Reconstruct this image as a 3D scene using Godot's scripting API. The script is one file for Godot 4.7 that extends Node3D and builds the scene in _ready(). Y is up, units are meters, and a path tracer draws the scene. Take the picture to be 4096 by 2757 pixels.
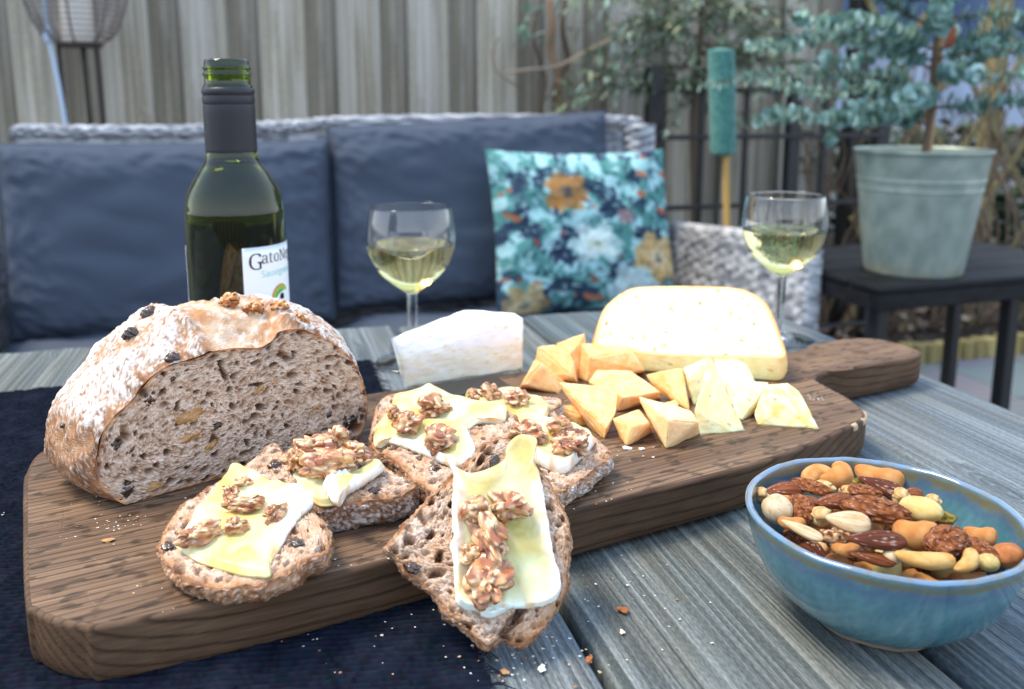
extends Node3D
# A cheese board with toasts, loaf and nuts on a weathered garden table in front of a wicker sofa.

const GARDEN_TURN := 0.28012   # the table, sofa and fence stand turned by this much
var cc := Color.WHITE          # linear colour of the vertex that is being made
var uu := Vector2.ZERO         # its texture place
var sm := FastNoiseLite.new()
var fb := FastNoiseLite.new()
var ce := FastNoiseLite.new()
var cv := FastNoiseLite.new()
var rng := RandomNumberGenerator.new()
var names := {}
var board_plan: PackedVector2Array
var board_place: Transform3D
var M := {}
var U := Vector3(cos(GARDEN_TURN), 0, -sin(GARDEN_TURN))
var W := Vector3(-sin(GARDEN_TURN), 0, -cos(GARDEN_TURN))
const BOARD_TOP := 0.027
const GROUND := -0.68

func lin(r: float, g: float, b: float) -> Color:
	return Color(r / 255.0, g / 255.0, b / 255.0).srgb_to_linear()

func garden(u: float, y: float, d: float) -> Vector3:
	return U * u + W * d + Vector3(0, y, 0)

func gv(p: Vector3) -> Vector3:
	return garden(p.x, p.y, p.z)

func R(a: float, b: float) -> float:
	return rng.randf_range(a, b)

func step01(a: float, b: float, x: float) -> float:
	return smoothstep(a, b, x)

# ---------------------------------------------------------------- naming
func numbered(called: String, parent: Node) -> String:
	var key := str(parent.get_instance_id()) + called
	var n: int = names.get(key, -1) + 1
	names[key] = n
	return called if n == 0 else "%s_%03d" % [called, n]

func put(o: Node3D, called: String, parent: Node = self) -> Node3D:
	o.name = numbered(called, parent)
	parent.add_child(o, true)
	return o

func obj(called: String, mesh: Mesh, mat: Material, parent: Node = self) -> MeshInstance3D:
	var o := MeshInstance3D.new()
	o.mesh = mesh
	o.material_override = mat
	put(o, called, parent)
	return o

func tag(o: Node3D, label: String, category: String, group := "", kind := "") -> Node3D:
	if label: o.set_meta("label", label)
	if category: o.set_meta("category", category)
	if group: o.set_meta("group", group)
	if kind: o.set_meta("kind", kind)
	return o

func thing(called: String, label: String, category: String, at := Vector3.ZERO, turn := 0.0, group := "") -> Node3D:
	var o := Node3D.new()
	put(o, called)
	o.position = at
	o.rotation.y = turn
	return tag(o, label, category, group)

# ---------------------------------------------------------------- meshes
func shell(v: PackedVector3Array, idx: PackedInt32Array, col: PackedColorArray, uv := PackedVector2Array(), facing := Vector3.ZERO) -> ArrayMesh:
	var total := Vector3.ZERO
	var vol := 0.0
	var n := PackedVector3Array()
	n.resize(v.size())
	for t in range(0, idx.size(), 3):
		var a := v[idx[t]]
		var b := v[idx[t + 1]]
		var c := v[idx[t + 2]]
		var f := (c - a).cross(b - a)
		total += f
		vol -= a.dot(b.cross(c))
		n[idx[t]] += f
		n[idx[t + 1]] += f
		n[idx[t + 2]] += f
	var wrong := vol < 0.0 if facing == Vector3.ZERO else total.dot(facing) < 0.0
	if wrong:
		for t in range(0, idx.size(), 3):
			var k := idx[t + 1]
			idx[t + 1] = idx[t + 2]
			idx[t + 2] = k
	for i in n.size():
		n[i] = (-n[i] if wrong else n[i]).normalized()
		if n[i] == Vector3.ZERO: n[i] = Vector3.UP
	var arr := []
	arr.resize(Mesh.ARRAY_MAX)
	arr[Mesh.ARRAY_VERTEX] = v
	arr[Mesh.ARRAY_NORMAL] = n
	if col.size(): arr[Mesh.ARRAY_COLOR] = col
	if uv.size(): arr[Mesh.ARRAY_TEX_UV] = uv
	arr[Mesh.ARRAY_INDEX] = idx
	var m := ArrayMesh.new()
	m.add_surface_from_arrays(Mesh.PRIMITIVE_TRIANGLES, arr)
	return m

# f(u, v) gives a point for u and v in 0..1 and leaves its colour in cc and its texture place in uu
func grid(nu: int, nv: int, f: Callable, around := false, facing := Vector3.ZERO, uvs := false) -> ArrayMesh:
	var cols := nu if around else nu + 1
	var v := PackedVector3Array()
	var c := PackedColorArray()
	var t := PackedVector2Array()
	v.resize(cols * (nv + 1))
	c.resize(cols * (nv + 1))
	if uvs: t.resize(cols * (nv + 1))
	var k := 0
	for j in nv + 1:
		for i in cols:
			v[k] = f.call(float(i) / nu, float(j) / nv)
			c[k] = cc
			if uvs: t[k] = uu
			k += 1
	var idx := PackedInt32Array()
	idx.resize(nu * nv * 6)
	k = 0
	for j in nv:
		for i in nu:
			var a := j * cols + i
			var b := j * cols + (i + 1) % cols
			idx[k] = a
			idx[k + 1] = b
			idx[k + 2] = a + cols
			idx[k + 3] = b
			idx[k + 4] = b + cols
			idx[k + 5] = a + cols
			k += 6
	return shell(v, idx, c, t, facing)

# a closed lump: f(direction) gives the point
func lump(nu: int, nv: int, f: Callable) -> ArrayMesh:
	return grid(nu, nv, func(u, w):
		var th: float = u * TAU
		var ph: float = clampf(w, 0.004, 0.996) * PI
		return f.call(Vector3(sin(ph) * cos(th), cos(ph), sin(ph) * sin(th))), true)

func smooth_outline(o: PackedVector2Array, count: int) -> PackedVector2Array:
	var dense := PackedVector2Array()
	var n := o.size()
	for i in n:
		for k in 8:
			dense.append(o[i].cubic_interpolate(o[(i + 1) % n], o[(i + n - 1) % n], o[(i + 2) % n], k / 8.0))
	var length := PackedFloat32Array([0.0])
	for i in dense.size():
		length.append(length[i] + dense[i].distance_to(dense[(i + 1) % dense.size()]))
	var out := PackedVector2Array()
	var at := 0
	for k in count:
		var want := length[length.size() - 1] * k / count
		while at + 1 < dense.size() and length[at + 1] < want: at += 1
		var share := (want - length[at]) / maxf(length[at + 1] - length[at], 1e-9)
		out.append(dense[at].lerp(dense[(at + 1) % dense.size()], share))
	return out

func middle(o: PackedVector2Array) -> Vector2:
	var s := Vector2.ZERO
	for p in o: s += p
	return s / o.size()

# a closed slab over an outline: surf(p, t, s, rim) places each vertex; t runs 0..1 from the middle to the rim on top, s 0..1 down the side (-1 on the underside)
func slab(o: PackedVector2Array, na: int, nr: int, ns: int, surf: Callable, bend := 1.0) -> ArrayMesh:
	var ring := smooth_outline(o, na)
	var c := middle(ring)
	var rows := nr + ns + 1
	return grid(na, rows, func(u, w):
		var j := roundi(w * rows)
		var p: Vector2 = ring[roundi(u * na) % na]
		if j <= nr:
			var t := pow(float(j) / nr, bend)
			return surf.call(c + (p - c) * maxf(t, 0.002), t, 0.0, p)
		if j <= nr + ns: return surf.call(p, 1.0, float(j - nr) / ns, p)
		return surf.call(c + (p - c) * 0.002, 0.0, -1.0, p), true)

func lathe(profile: PackedVector2Array, segs: int, color := Color.WHITE) -> ArrayMesh:
	var n := profile.size() - 1
	return grid(segs, n, func(u, w):
		var p: Vector2 = profile[roundi(w * n)]
		cc = color
		return Vector3(p.x * cos(u * TAU), p.y, p.x * sin(u * TAU)), true)

func smooth_profile(p: PackedVector2Array, each: int) -> PackedVector2Array:
	var out := PackedVector2Array()
	for i in p.size() - 1:
		for k in each:
			var q := p[i].cubic_interpolate(p[i + 1], p[maxi(i - 1, 0)], p[mini(i + 2, p.size() - 1)], float(k) / each)
			out.append(Vector2(maxf(q.x, 0.0), q.y))
	out.append(p[p.size() - 1])
	return out

func tube(path: PackedVector3Array, r0: float, r1: float, segs := 6, color := Color.WHITE) -> ArrayMesh:
	var n := path.size() - 1
	var side := (path[n] - path[0]).normalized().cross(Vector3(0.31, 0.2, 0.93)).normalized()
	return grid(segs, n + 2, func(u, w):
		var j := clampi(roundi(w * (n + 2)) - 1, 0, n)
		var along := (path[mini(j + 1, n)] - path[maxi(j - 1, 0)]).normalized()
		var a := (side - along * side.dot(along)).normalized()
		var b := along.cross(a)
		var r := lerpf(r0, r1, float(j) / n)
		if w == 0.0 or w == 1.0: r *= 0.02
		cc = color
		return path[j] + (a * cos(u * TAU) + b * sin(u * TAU)) * r, true)

func curve(points: PackedVector3Array, each := 6) -> PackedVector3Array:
	var out := PackedVector3Array()
	for i in points.size() - 1:
		for k in each:
			out.append(points[i].cubic_interpolate(points[i + 1], points[maxi(i - 1, 0)], points[mini(i + 2, points.size() - 1)], float(k) / each))
	out.append(points[points.size() - 1])
	return out

# a box with chamfered edges, centred
func box(size: Vector3, bevel := 0.002) -> ArrayMesh:
	var st := SurfaceTool.new()
	st.begin(Mesh.PRIMITIVE_TRIANGLES)
	st.set_smooth_group(-1)
	var h := size / 2.0
	var b := minf(bevel, minf(h.x, minf(h.y, h.z)) * 0.9)
	var corner := func(s: Vector3, axis: int) -> Vector3:
		var p := Vector3(h.x - b, h.y - b, h.z - b)
		p[axis] = h[axis]
		return p * s
	var face := func(pts: Array):
		var m := Vector3.ZERO
		for p in pts: m += p
		var nrm: Vector3 = (pts[1] - pts[0]).cross(pts[2] - pts[0])
		if nrm.dot(m) > 0.0: pts.reverse()
		for k in range(1, pts.size() - 1):
			for p in [pts[0], pts[k], pts[k + 1]]:
				var big := Vector3(p).abs()
				st.set_uv(Vector2(p.x + p.z, p.y) if size.y > size.z or big.y < h.y - 0.0001 else Vector2(p.x, p.z))
				st.add_vertex(p)
	for axis in 3:
		var a1 := (axis + 1) % 3
		var a2 := (axis + 2) % 3
		for s in [-1.0, 1.0]:
			var quad := []
			for q in [[-1, -1], [1, -1], [1, 1], [-1, 1]]:
				var sg := Vector3.ONE
				sg[axis] = s
				sg[a1] = q[0]
				sg[a2] = q[1]
				quad.append(corner.call(sg, axis))
			face.call(quad)
			for s2 in [-1.0, 1.0]:
				var e := []
				for q in [[axis, -1.0], [axis, 1.0], [a1, 1.0], [a1, -1.0]]:
					var sg := Vector3.ONE
					sg[axis] = s
					sg[a1] = s2
					sg[a2] = q[1]
					e.append(corner.call(sg, q[0]))
				face.call(e)
	for x in [-1.0, 1.0]:
		for y in [-1.0, 1.0]:
			for z in [-1.0, 1.0]:
				var sg := Vector3(x, y, z)
				face.call([corner.call(sg, 0), corner.call(sg, 1), corner.call(sg, 2)])
	st.generate_normals()
	return st.commit()

# the convex lump over a few corner points, its edges worn round; look(p, n) gives the colour
func faceted(points: PackedVector3Array, wear: float, rough: float, look: Callable, cell := 0.0015) -> ArrayMesh:
	var p := points.duplicate()
	for i in p.size(): p[i] += Vector3(R(-1, 1), R(-1, 1), R(-1, 1)) * 0.0002
	var mid := Vector3.ZERO
	for q in p: mid += q
	mid /= p.size()
	var tris := []
	var planes := []
	for i in p.size():
		for j in range(i + 1, p.size()):
			for k in range(j + 1, p.size()):
				var n := (p[j] - p[i]).cross(p[k] - p[i]).normalized()
				if n.dot(p[i] - mid) < 0.0: n = -n
				var out := true
				for q in p:
					if n.dot(q - p[i]) > 1e-7: out = false
				if out:
					tris.append([p[i], p[j], p[k], n])
					planes.append(Plane(n, p[i]))
	var seen := {}
	var v := PackedVector3Array()
	var c := PackedColorArray()
	var idx := PackedInt32Array()
	for t in tris:
		var longest := maxf(t[0].distance_to(t[1]), maxf(t[1].distance_to(t[2]), t[0].distance_to(t[2])))
		var n := clampi(ceili(longest / cell), 3, 44)
		var ids := {}
		for a in n + 1:
			for b in n + 1 - a:
				var q: Vector3 = t[0] + (t[1] - t[0]) * (float(a) / n) + (t[2] - t[0]) * (float(b) / n)
				var push := Vector3.ZERO
				for pl in planes:
					var near: float = -pl.distance_to(q)
					if near < wear and pl.normal.dot(t[3]) < 0.9: push -= pl.normal * pow((wear - near) / wear, 2.0)
				push = push.limit_length(1.0)
				var at := q + push * wear * 0.45 - Vector3(t[3]) * wear * 0.3 * minf(push.length(), 1.0)
				at += Vector3(fb.get_noise_3dv(q * 55.0), fb.get_noise_3dv(q * 55.0 + Vector3(9, 0, 0)), fb.get_noise_3dv(q * 55.0 + Vector3(0, 7, 0))) * rough
				at += Vector3(t[3]) * sm.get_noise_3dv(q * 240.0) * rough * 0.2
				cc = look.call(q, t[3])
				ids[a * 100 + b] = v.size()
				v.append(at - mid)
				c.append(cc)
		for a in n:
			for b in n - a:
				var tri := [ids[a * 100 + b], ids[(a + 1) * 100 + b], ids[a * 100 + b + 1]]
				if (v[tri[2]] - v[tri[0]]).cross(v[tri[1]] - v[tri[0]]).dot(t[3]) < 0.0: tri.reverse()
				idx.append_array(tri)
				if b < n - a - 1:
					tri = [ids[(a + 1) * 100 + b], ids[(a + 1) * 100 + b + 1], ids[a * 100 + b + 1]]
					if (v[tri[2]] - v[tri[0]]).cross(v[tri[1]] - v[tri[0]]).dot(t[3]) < 0.0: tri.reverse()
					idx.append_array(tri)
	# join the faces along their shared edges so that the worn edges shade smoothly
	var m := shell(v, idx, c, PackedVector2Array(), Vector3.ZERO)
	m.set_meta("middle", mid)
	return m

# ---------------------------------------------------------------- materials
func paint(r: float, g: float, b: float, rough := 0.7, spec := 0.4) -> StandardMaterial3D:
	var m := StandardMaterial3D.new()
	m.albedo_color = Color(r / 255.0, g / 255.0, b / 255.0)
	m.roughness = rough
	m.metallic_specular = spec
	return m

func vmat(rough := 0.8, spec := 0.35) -> StandardMaterial3D:
	var m := StandardMaterial3D.new()
	m.vertex_color_use_as_albedo = true
	m.roughness = rough
	m.metallic_specular = spec
	return m

func glass(r: float, g: float, b: float, bend := 0.05) -> StandardMaterial3D:
	var m := StandardMaterial3D.new()
	m.albedo_color = Color(r, g, b, 0.0)
	m.roughness = 0.0
	m.refraction_enabled = true
	m.refraction_scale = bend
	m.transparency = BaseMaterial3D.TRANSPARENCY_ALPHA
	return m

# noise bytes drawn out along y: w across, h along the grain
func streaks(w: int, h: int, squeeze: int, freq: float, seed_: int) -> PackedByteArray:
	var n := FastNoiseLite.new()
	n.seed = seed_
	n.noise_type = FastNoiseLite.TYPE_SIMPLEX
	n.fractal_octaves = 3
	n.frequency = freq
	var im := n.get_image(w, maxi(h / squeeze, 8), false, false, true)
	im.convert(Image.FORMAT_L8)
	im.resize(w, h, Image.INTERPOLATE_CUBIC)
	return im.get_data()

# weathered softwood, grain along v; returns [colour texture, height texture]
func weathered(w: int, h: int, rings: float, seed_: int, dark: Color, light: Color, stain: Color) -> Array:
	var fine := streaks(w, h, 40, 0.13, seed_)
	var mid := streaks(w, h, 60, 0.03, seed_ + 1)
	var warp := streaks(w, h, 24, 0.006, seed_ + 2)
	var blot := streaks(w, h, 3, 0.008, seed_ + 3)
	var speck := streaks(w, h, 2, 0.22, seed_ + 4)
	var rgb := PackedByteArray()
	var high := PackedByteArray()
	rgb.resize(w * h * 3)
	high.resize(w * h)
	var spots := RandomNumberGenerator.new()
	spots.seed = seed_
	var knots := []
	for i in 7: knots.append([spots.randf() * w, spots.randf() * h, w * spots.randf_range(0.016, 0.03), h * spots.randf_range(0.010, 0.016)])
	for y in h:
		var here := []
		for q in knots:
			if absf(y - q[1]) < q[3] * 4.0: here.append(q)
		for x in w:
			var k := y * w + x
			var bulge := 0.0
			for q in here:
				var dx: float = (x - q[0]) / q[2]
				var dy: float = (y - q[1]) / q[3]
				bulge += exp(-(dx * dx + dy * dy) * 0.35) * 3.2
			var r := fposmod(float(x) / w * rings + warp[k] / 255.0 * 5.0 + bulge, 1.0)
			var late := r * r
			if r > 0.95: late *= (1.0 - r) / 0.05
			var t := late * 0.33 + (fine[k] - 128) / 255.0 * 0.30 + (mid[k] - 128) / 255.0 * 0.45 + (speck[k] - 128) / 255.0 * 0.42 + 0.29 - minf(bulge, 3.0) * 0.06
			t = clampf(t, 0.0, 1.0)
			var s := clampf((blot[k] / 255.0 - 0.42) * 2.0, 0.0, 0.6)
			rgb[k * 3] = int(clampf(lerpf(lerpf(dark.r, light.r, t), stain.r * (0.55 + t * 0.7), s), 0, 1) * 255)
			rgb[k * 3 + 1] = int(clampf(lerpf(lerpf(dark.g, light.g, t), stain.g * (0.55 + t * 0.7), s), 0, 1) * 255)
			rgb[k * 3 + 2] = int(clampf(lerpf(lerpf(dark.b, light.b, t), stain.b * (0.55 + t * 0.7), s), 0, 1) * 255)
			high[k] = int(clampf(late * 0.6 + fine[k] / 255.0 * 0.3 + mid[k] / 255.0 * 0.1, 0, 1) * 255)
	return [ImageTexture.create_from_image(Image.create_from_data(w, h, false, Image.FORMAT_RGB8, rgb)), ImageTexture.create_from_image(Image.create_from_data(w, h, false, Image.FORMAT_L8, high))]

func textured(t: Array, rough: float, relief: float, tint := Color.WHITE) -> StandardMaterial3D:
	var m := StandardMaterial3D.new()
	m.albedo_texture = t[0]
	m.albedo_color = tint
	m.roughness = rough
	m.metallic_specular = 0.3
	if relief > 0.0:
		m.heightmap_enabled = true
		m.heightmap_texture = t[1]
		m.heightmap_scale = relief
	return m

# ---------------------------------------------------------------- food surfaces
# bread crumb at (x, y) metres of its face: sets cc, returns how deep the surface lies below the cut
func crumb(x: float, y: float, seed_: float) -> float:
	var wob := sm.get_noise_2d(x * 70.0 + seed_, y * 70.0) * 0.003
	var xx := x + wob
	var yy := y + wob * 0.7
	var a := ce.get_noise_3d(xx * 620.0, yy * 760.0, seed_) + 1.0
	var b := ce.get_noise_3d(xx * 250.0, yy * 330.0, seed_ + 31.0) + 1.0
	var c := ce.get_noise_3d(xx * 92.0, yy * 125.0, seed_ + 57.0) + 1.0
	var m := sm.get_noise_2d(x * 130.0, y * 130.0 + seed_)
	var h1 := 1.0 - smoothstep(0.12, 0.42, a)
	var h2 := 1.0 - smoothstep(0.10, 0.36 + 0.26 * m, b)
	var h3 := (1.0 - smoothstep(0.08, 0.26 + 0.26 * m, c))
	var g := fb.get_noise_3d(x * 150.0, y * 150.0, seed_)
	var f := fb.get_noise_3d(x * 900.0, y * 900.0, seed_ + 5.0)
	cc = lin(207, 183, 163).lerp(lin(176, 144, 120), clampf(0.5 + g * 1.6, 0, 1)).lerp(lin(228, 214, 198), clampf(f * 1.7, 0, 0.75))
	cc = cc.lerp(lin(158, 122, 94), clampf(h2 * 0.4 + h3 * 0.5, 0, 0.55))
	var bran := sm.get_noise_3d(x * 700.0, y * 700.0, seed_ + 77.0)
	if bran > 0.55: cc = cc.lerp(lin(150, 92, 52), clampf((bran - 0.55) * 5.0, 0, 0.8))
	return 0.0010 * h1 + 0.0024 * h2 + 0.0075 * h3 - f * 0.0006

# crust at point p: sets cc, returns its bumpiness; flour 0..1 dusts it
func crust(p: Vector3, flour: float, toasted: float) -> float:
	var a := fb.get_noise_3dv(p * 55.0)
	var b := fb.get_noise_3dv(p * 240.0 + Vector3(3, 1, 4))
	var s := sm.get_noise_3dv(p * 700.0)
	cc = lin(172, 128, 94).lerp(lin(120, 80, 54), clampf(0.40 + a * 1.4 + toasted * 0.5, 0, 1)).lerp(lin(202, 172, 142), clampf(b * 1.1, 0, 0.55))
	cc = cc.lerp(lin(118, 66, 36), clampf((b - 0.12) * 2.5, 0, 0.7) * toasted)
	var dust := flour + a * 0.50 + b * 0.40 + s * 0.42
	if dust > 0.30: cc = cc.lerp(lin(228, 224, 219), clampf((dust - 0.32) * 1.7, 0, 0.85))
	elif s > 0.45: cc = cc.lerp(lin(235, 228, 220), 0.35)
	return b * 0.0006 + a * 0.0018

func raisin_mesh(seed_: float, sx: float, sy: float, sz: float) -> ArrayMesh:
	return lump(22, 14, func(d: Vector3):
		var w := fb.get_noise_3dv(d * 1.6 + Vector3(seed_, 0, 0))
		cc = lin(44, 30, 28).lerp(lin(96, 62, 44), clampf(w * 2.0, 0, 1))
		return d * Vector3(sx, sy, sz) * (1.0 + w * 0.55))

# a piece of walnut kernel, lobed and wrinkled like a brain
func walnut_mesh(seed_: float, sx: float, sy: float, sz: float, skin: float) -> ArrayMesh:
	return lump(64, 40, func(d: Vector3):
		var o := Vector3(seed_ * 3.1, seed_ * 1.7, -seed_)
		var q := d + Vector3(sm.get_noise_3dv(d * 0.8 + o), sm.get_noise_3dv(d * 0.8 - o), sm.get_noise_3dv(d * 0.8 + o * 2.0)) * 0.5
		var big := sm.get_noise_3dv(q * 0.62 + o)
		var fold := sm.get_noise_3dv(q * 0.78 + o * 1.3) * 4.4
		var fold2 := sm.get_noise_3dv(q * 1.9 - o) * 3.6
		var groove := exp(-fold * fold)
		var r := 1.0 + big * 0.42 - groove * 0.30 - exp(-fold2 * fold2) * 0.07 + fb.get_noise_3dv(d * 1.5 + o) * 0.06
		var t := clampf(0.5 + sm.get_noise_3dv(d * 1.1 - o) * 1.1 - groove * 0.25 + skin, 0, 1)
		cc = lin(212, 160, 108).lerp(lin(158, 92, 54), t)
		cc = cc.lerp(lin(112, 56, 26), clampf((sm.get_noise_3dv(d * 1.6 + o * 0.7) - 0.12) * 3.0 * (skin + 0.6), 0, 0.9))
		cc = cc.lerp(lin(244, 222, 178), clampf((fb.get_noise_3dv(d * 1.5 + o) - 0.12) * 2.6, 0, 0.8))
		return d * Vector3(sx, sy, sz) * maxf(r, 0.3))

func almond_mesh(l: float, w: float, h: float, a: Color, b: Color, seed_: float) -> ArrayMesh:
	return lump(36, 34, func(d: Vector3):
		var t := 0.5 - d.x * 0.5 if true else 0.0
		var e := sqrt(maxf(d.y * d.y + d.z * d.z, 1e-9))
		var thick := pow(maxf(1.0 - d.x * d.x, 0.0), 0.5) * (0.78 + 0.34 * d.x)
		var an := atan2(d.z, d.y)
		var line := sm.get_noise_3d(an * 3.4, seed_, d.x * 0.7) + 0.5 * sm.get_noise_3d(an * 8.0, seed_ + 4.0, d.x * 1.2)
		cc = a.lerp(b, clampf(0.5 + line * 1.1, 0, 1))
		if sm.get_noise_3dv(d * 11.0 + Vector3(seed_, 0, 0)) > 0.66: cc = cc.lerp(lin(240, 230, 220), 0.55)
		var k := thick * (1.0 + line * 0.035) / e
		return Vector3(d.x * l, d.y * h * k, d.z * w * k))

func cashew_mesh(l: float, r: float, bend: float, a: Color, b: Color, seed_: float) -> ArrayMesh:
	return grid(26, 30, func(u, w):
		var s: float = w * 2.0 - 1.0
		var fat := pow(maxf(1.0 - pow(absf(s), 2.6), 0.0), 0.5) * (0.86 + 0.18 * s)
		var an: float = s * bend
		var mid := Vector3(sin(an) / bend * l, 0, (1.0 - cos(an)) / bend * l * 1.2)
		var side := Vector3(-sin(an), 0, cos(an))
		var th: float = u * TAU
		var n := sm.get_noise_3d(cos(th) * 0.9 + seed_, sin(th) * 0.9, s * 1.5)
		var f := fb.get_noise_3d(cos(th) * 2.0, sin(th) * 2.0 + seed_, s * 4.0)
		cc = a.lerp(b, clampf(0.5 + n * 1.2 + f * 0.6, 0, 1))
		var seam := exp(-pow((th - 1.2) * 6.0, 2.0)) * 0.08
		return mid + (side * cos(th) * 1.05 + Vector3.UP * sin(th)) * r * fat * (1.0 + n * 0.08 - seam + f * 0.02), true)

func pecan_mesh(l: float, w: float, h: float, seed_: float) -> ArrayMesh:
	return lump(60, 44, func(d: Vector3):
		var an := atan2(d.y, d.z)
		var wave := sm.get_noise_3d(d.x * 1.8 + seed_, an * 0.8, 1.0) * 0.5
		var g := exp(-pow(sin(an * 2.0 + wave), 2.0) * 22.0)
		var cross := absf(sm.get_noise_3d(d.x * 2.6 + seed_, an * 1.0, 4.0))
		var cr := exp(-cross * cross * 60.0) * 0.6
		var n := fb.get_noise_3dv(d * 2.2 + Vector3(seed_, 0, 0))
		cc = lin(150, 86, 46).lerp(lin(100, 50, 26), clampf(0.5 + n * 1.6, 0, 1)).lerp(lin(186, 120, 72), clampf((cross - 0.2) * 2.0, 0, 0.5))
		if sm.get_noise_3dv(d * 9.0 + Vector3(0, seed_, 0)) > 0.68: cc = cc.lerp(lin(236, 222, 206), 0.5)
		return d * Vector3(l, h, w) * (1.0 - 0.26 * g - 0.14 * cr + n * 0.12))

func pebble_mesh(sx: float, sy: float, sz: float, a: Color, b: Color, seed_: float, rough := 0.12, vein := 0.0) -> ArrayMesh:
	return lump(34, 24, func(d: Vector3):
		var n := sm.get_noise_3dv(d * 0.7 + Vector3(seed_, 2, 0))
		var f := fb.get_noise_3dv(d * 1.1 + Vector3(0, seed_, 0))
		cc = a.lerp(b, clampf(0.5 + f * 1.4, 0, 1))
		if vein > 0.0: cc = cc.lerp(lin(190, 150, 104), vein * exp(-absf(sm.get_noise_3dv(d * 2.7 + Vector3(seed_, 0, 5))) * 16.0))
		return d * Vector3(sx, sy, sz) * (1.0 + n * rough * 1.5 + f * rough))

# ================================================================ the place
func _ready():
	rng.seed = 41
	sm.noise_type = FastNoiseLite.TYPE_SIMPLEX_SMOOTH
	sm.frequency = 1.0
	sm.fractal_type = FastNoiseLite.FRACTAL_NONE
	sm.seed = 3
	fb.noise_type = FastNoiseLite.TYPE_SIMPLEX
	fb.frequency = 1.0
	fb.fractal_octaves = 4
	fb.seed = 8
	ce.noise_type = FastNoiseLite.TYPE_CELLULAR
	ce.frequency = 1.0
	ce.fractal_type = FastNoiseLite.FRACTAL_NONE
	ce.cellular_return_type = FastNoiseLite.RETURN_DISTANCE
	ce.seed = 5
	var cam := Camera3D.new()
	cam.name = "camera"
	var att := CameraAttributesPhysical.new()
	att.frustum_focal_length = 30.0
	att.frustum_near = 0.05
	att.frustum_far = 80.0
	att.exposure_aperture = 9.0
	att.frustum_focus_distance = 0.405
	cam.attributes = att
	cam.projection = Camera3D.PROJECTION_FRUSTUM
	cam.near = 0.05
	cam.far = 80.0
	cam.size = 0.1 * 344.5 / 862.0
	cam.frustum_offset = Vector2(0, -0.05 * 89.0 / 862.0)
	cam.position = Vector3(0, 0.22, 0)
	cam.rotation.x = -0.1765
	add_child(cam)
	var around := WorldEnvironment.new()
	around.name = "surroundings"
	var e := Environment.new()
	e.background_mode = Environment.BG_SKY
	e.tonemap_mode = Environment.TONE_MAPPER_LINEAR
	e.tonemap_exposure = 2.2
	e.sdfgi_enabled = true
	e.ssao_enabled = true
	e.ssil_enabled = true
	var sky := Sky.new()
	var air := ProceduralSkyMaterial.new()
	air.sky_top_color = Color(0.66, 0.76, 0.90)
	air.sky_horizon_color = Color(0.93, 0.96, 0.98)
	air.sky_curve = 0.3
	air.sky_energy_multiplier = 1.06
	air.ground_bottom_color = Color(0.22, 0.22, 0.22)
	air.ground_horizon_color = Color(0.5, 0.52, 0.55)
	sky.sky_material = air
	e.sky = sky
	around.environment = e
	add_child(around)
	var sun := DirectionalLight3D.new()
	sun.name = "sun"
	sun.light_energy = 0.68
	sun.light_color = Color(1.0, 0.95, 0.87)
	sun.light_angular_distance = 20.0
	sun.shadow_enabled = true
	add_child(sun)
	sun.look_at_from_position(Vector3(-1.3, 2.5, -0.1), Vector3.ZERO)
	build_materials()
	build_ground()
	build_fence()
	build_table()
	build_sofa()
	build_side_table()
	build_board()
	build_drinks()
	build_loaf()
	build_toasts()
	build_cheeses()
	build_bowl()
	build_plants()
	build_lantern()
	build_crumbs()

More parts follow.
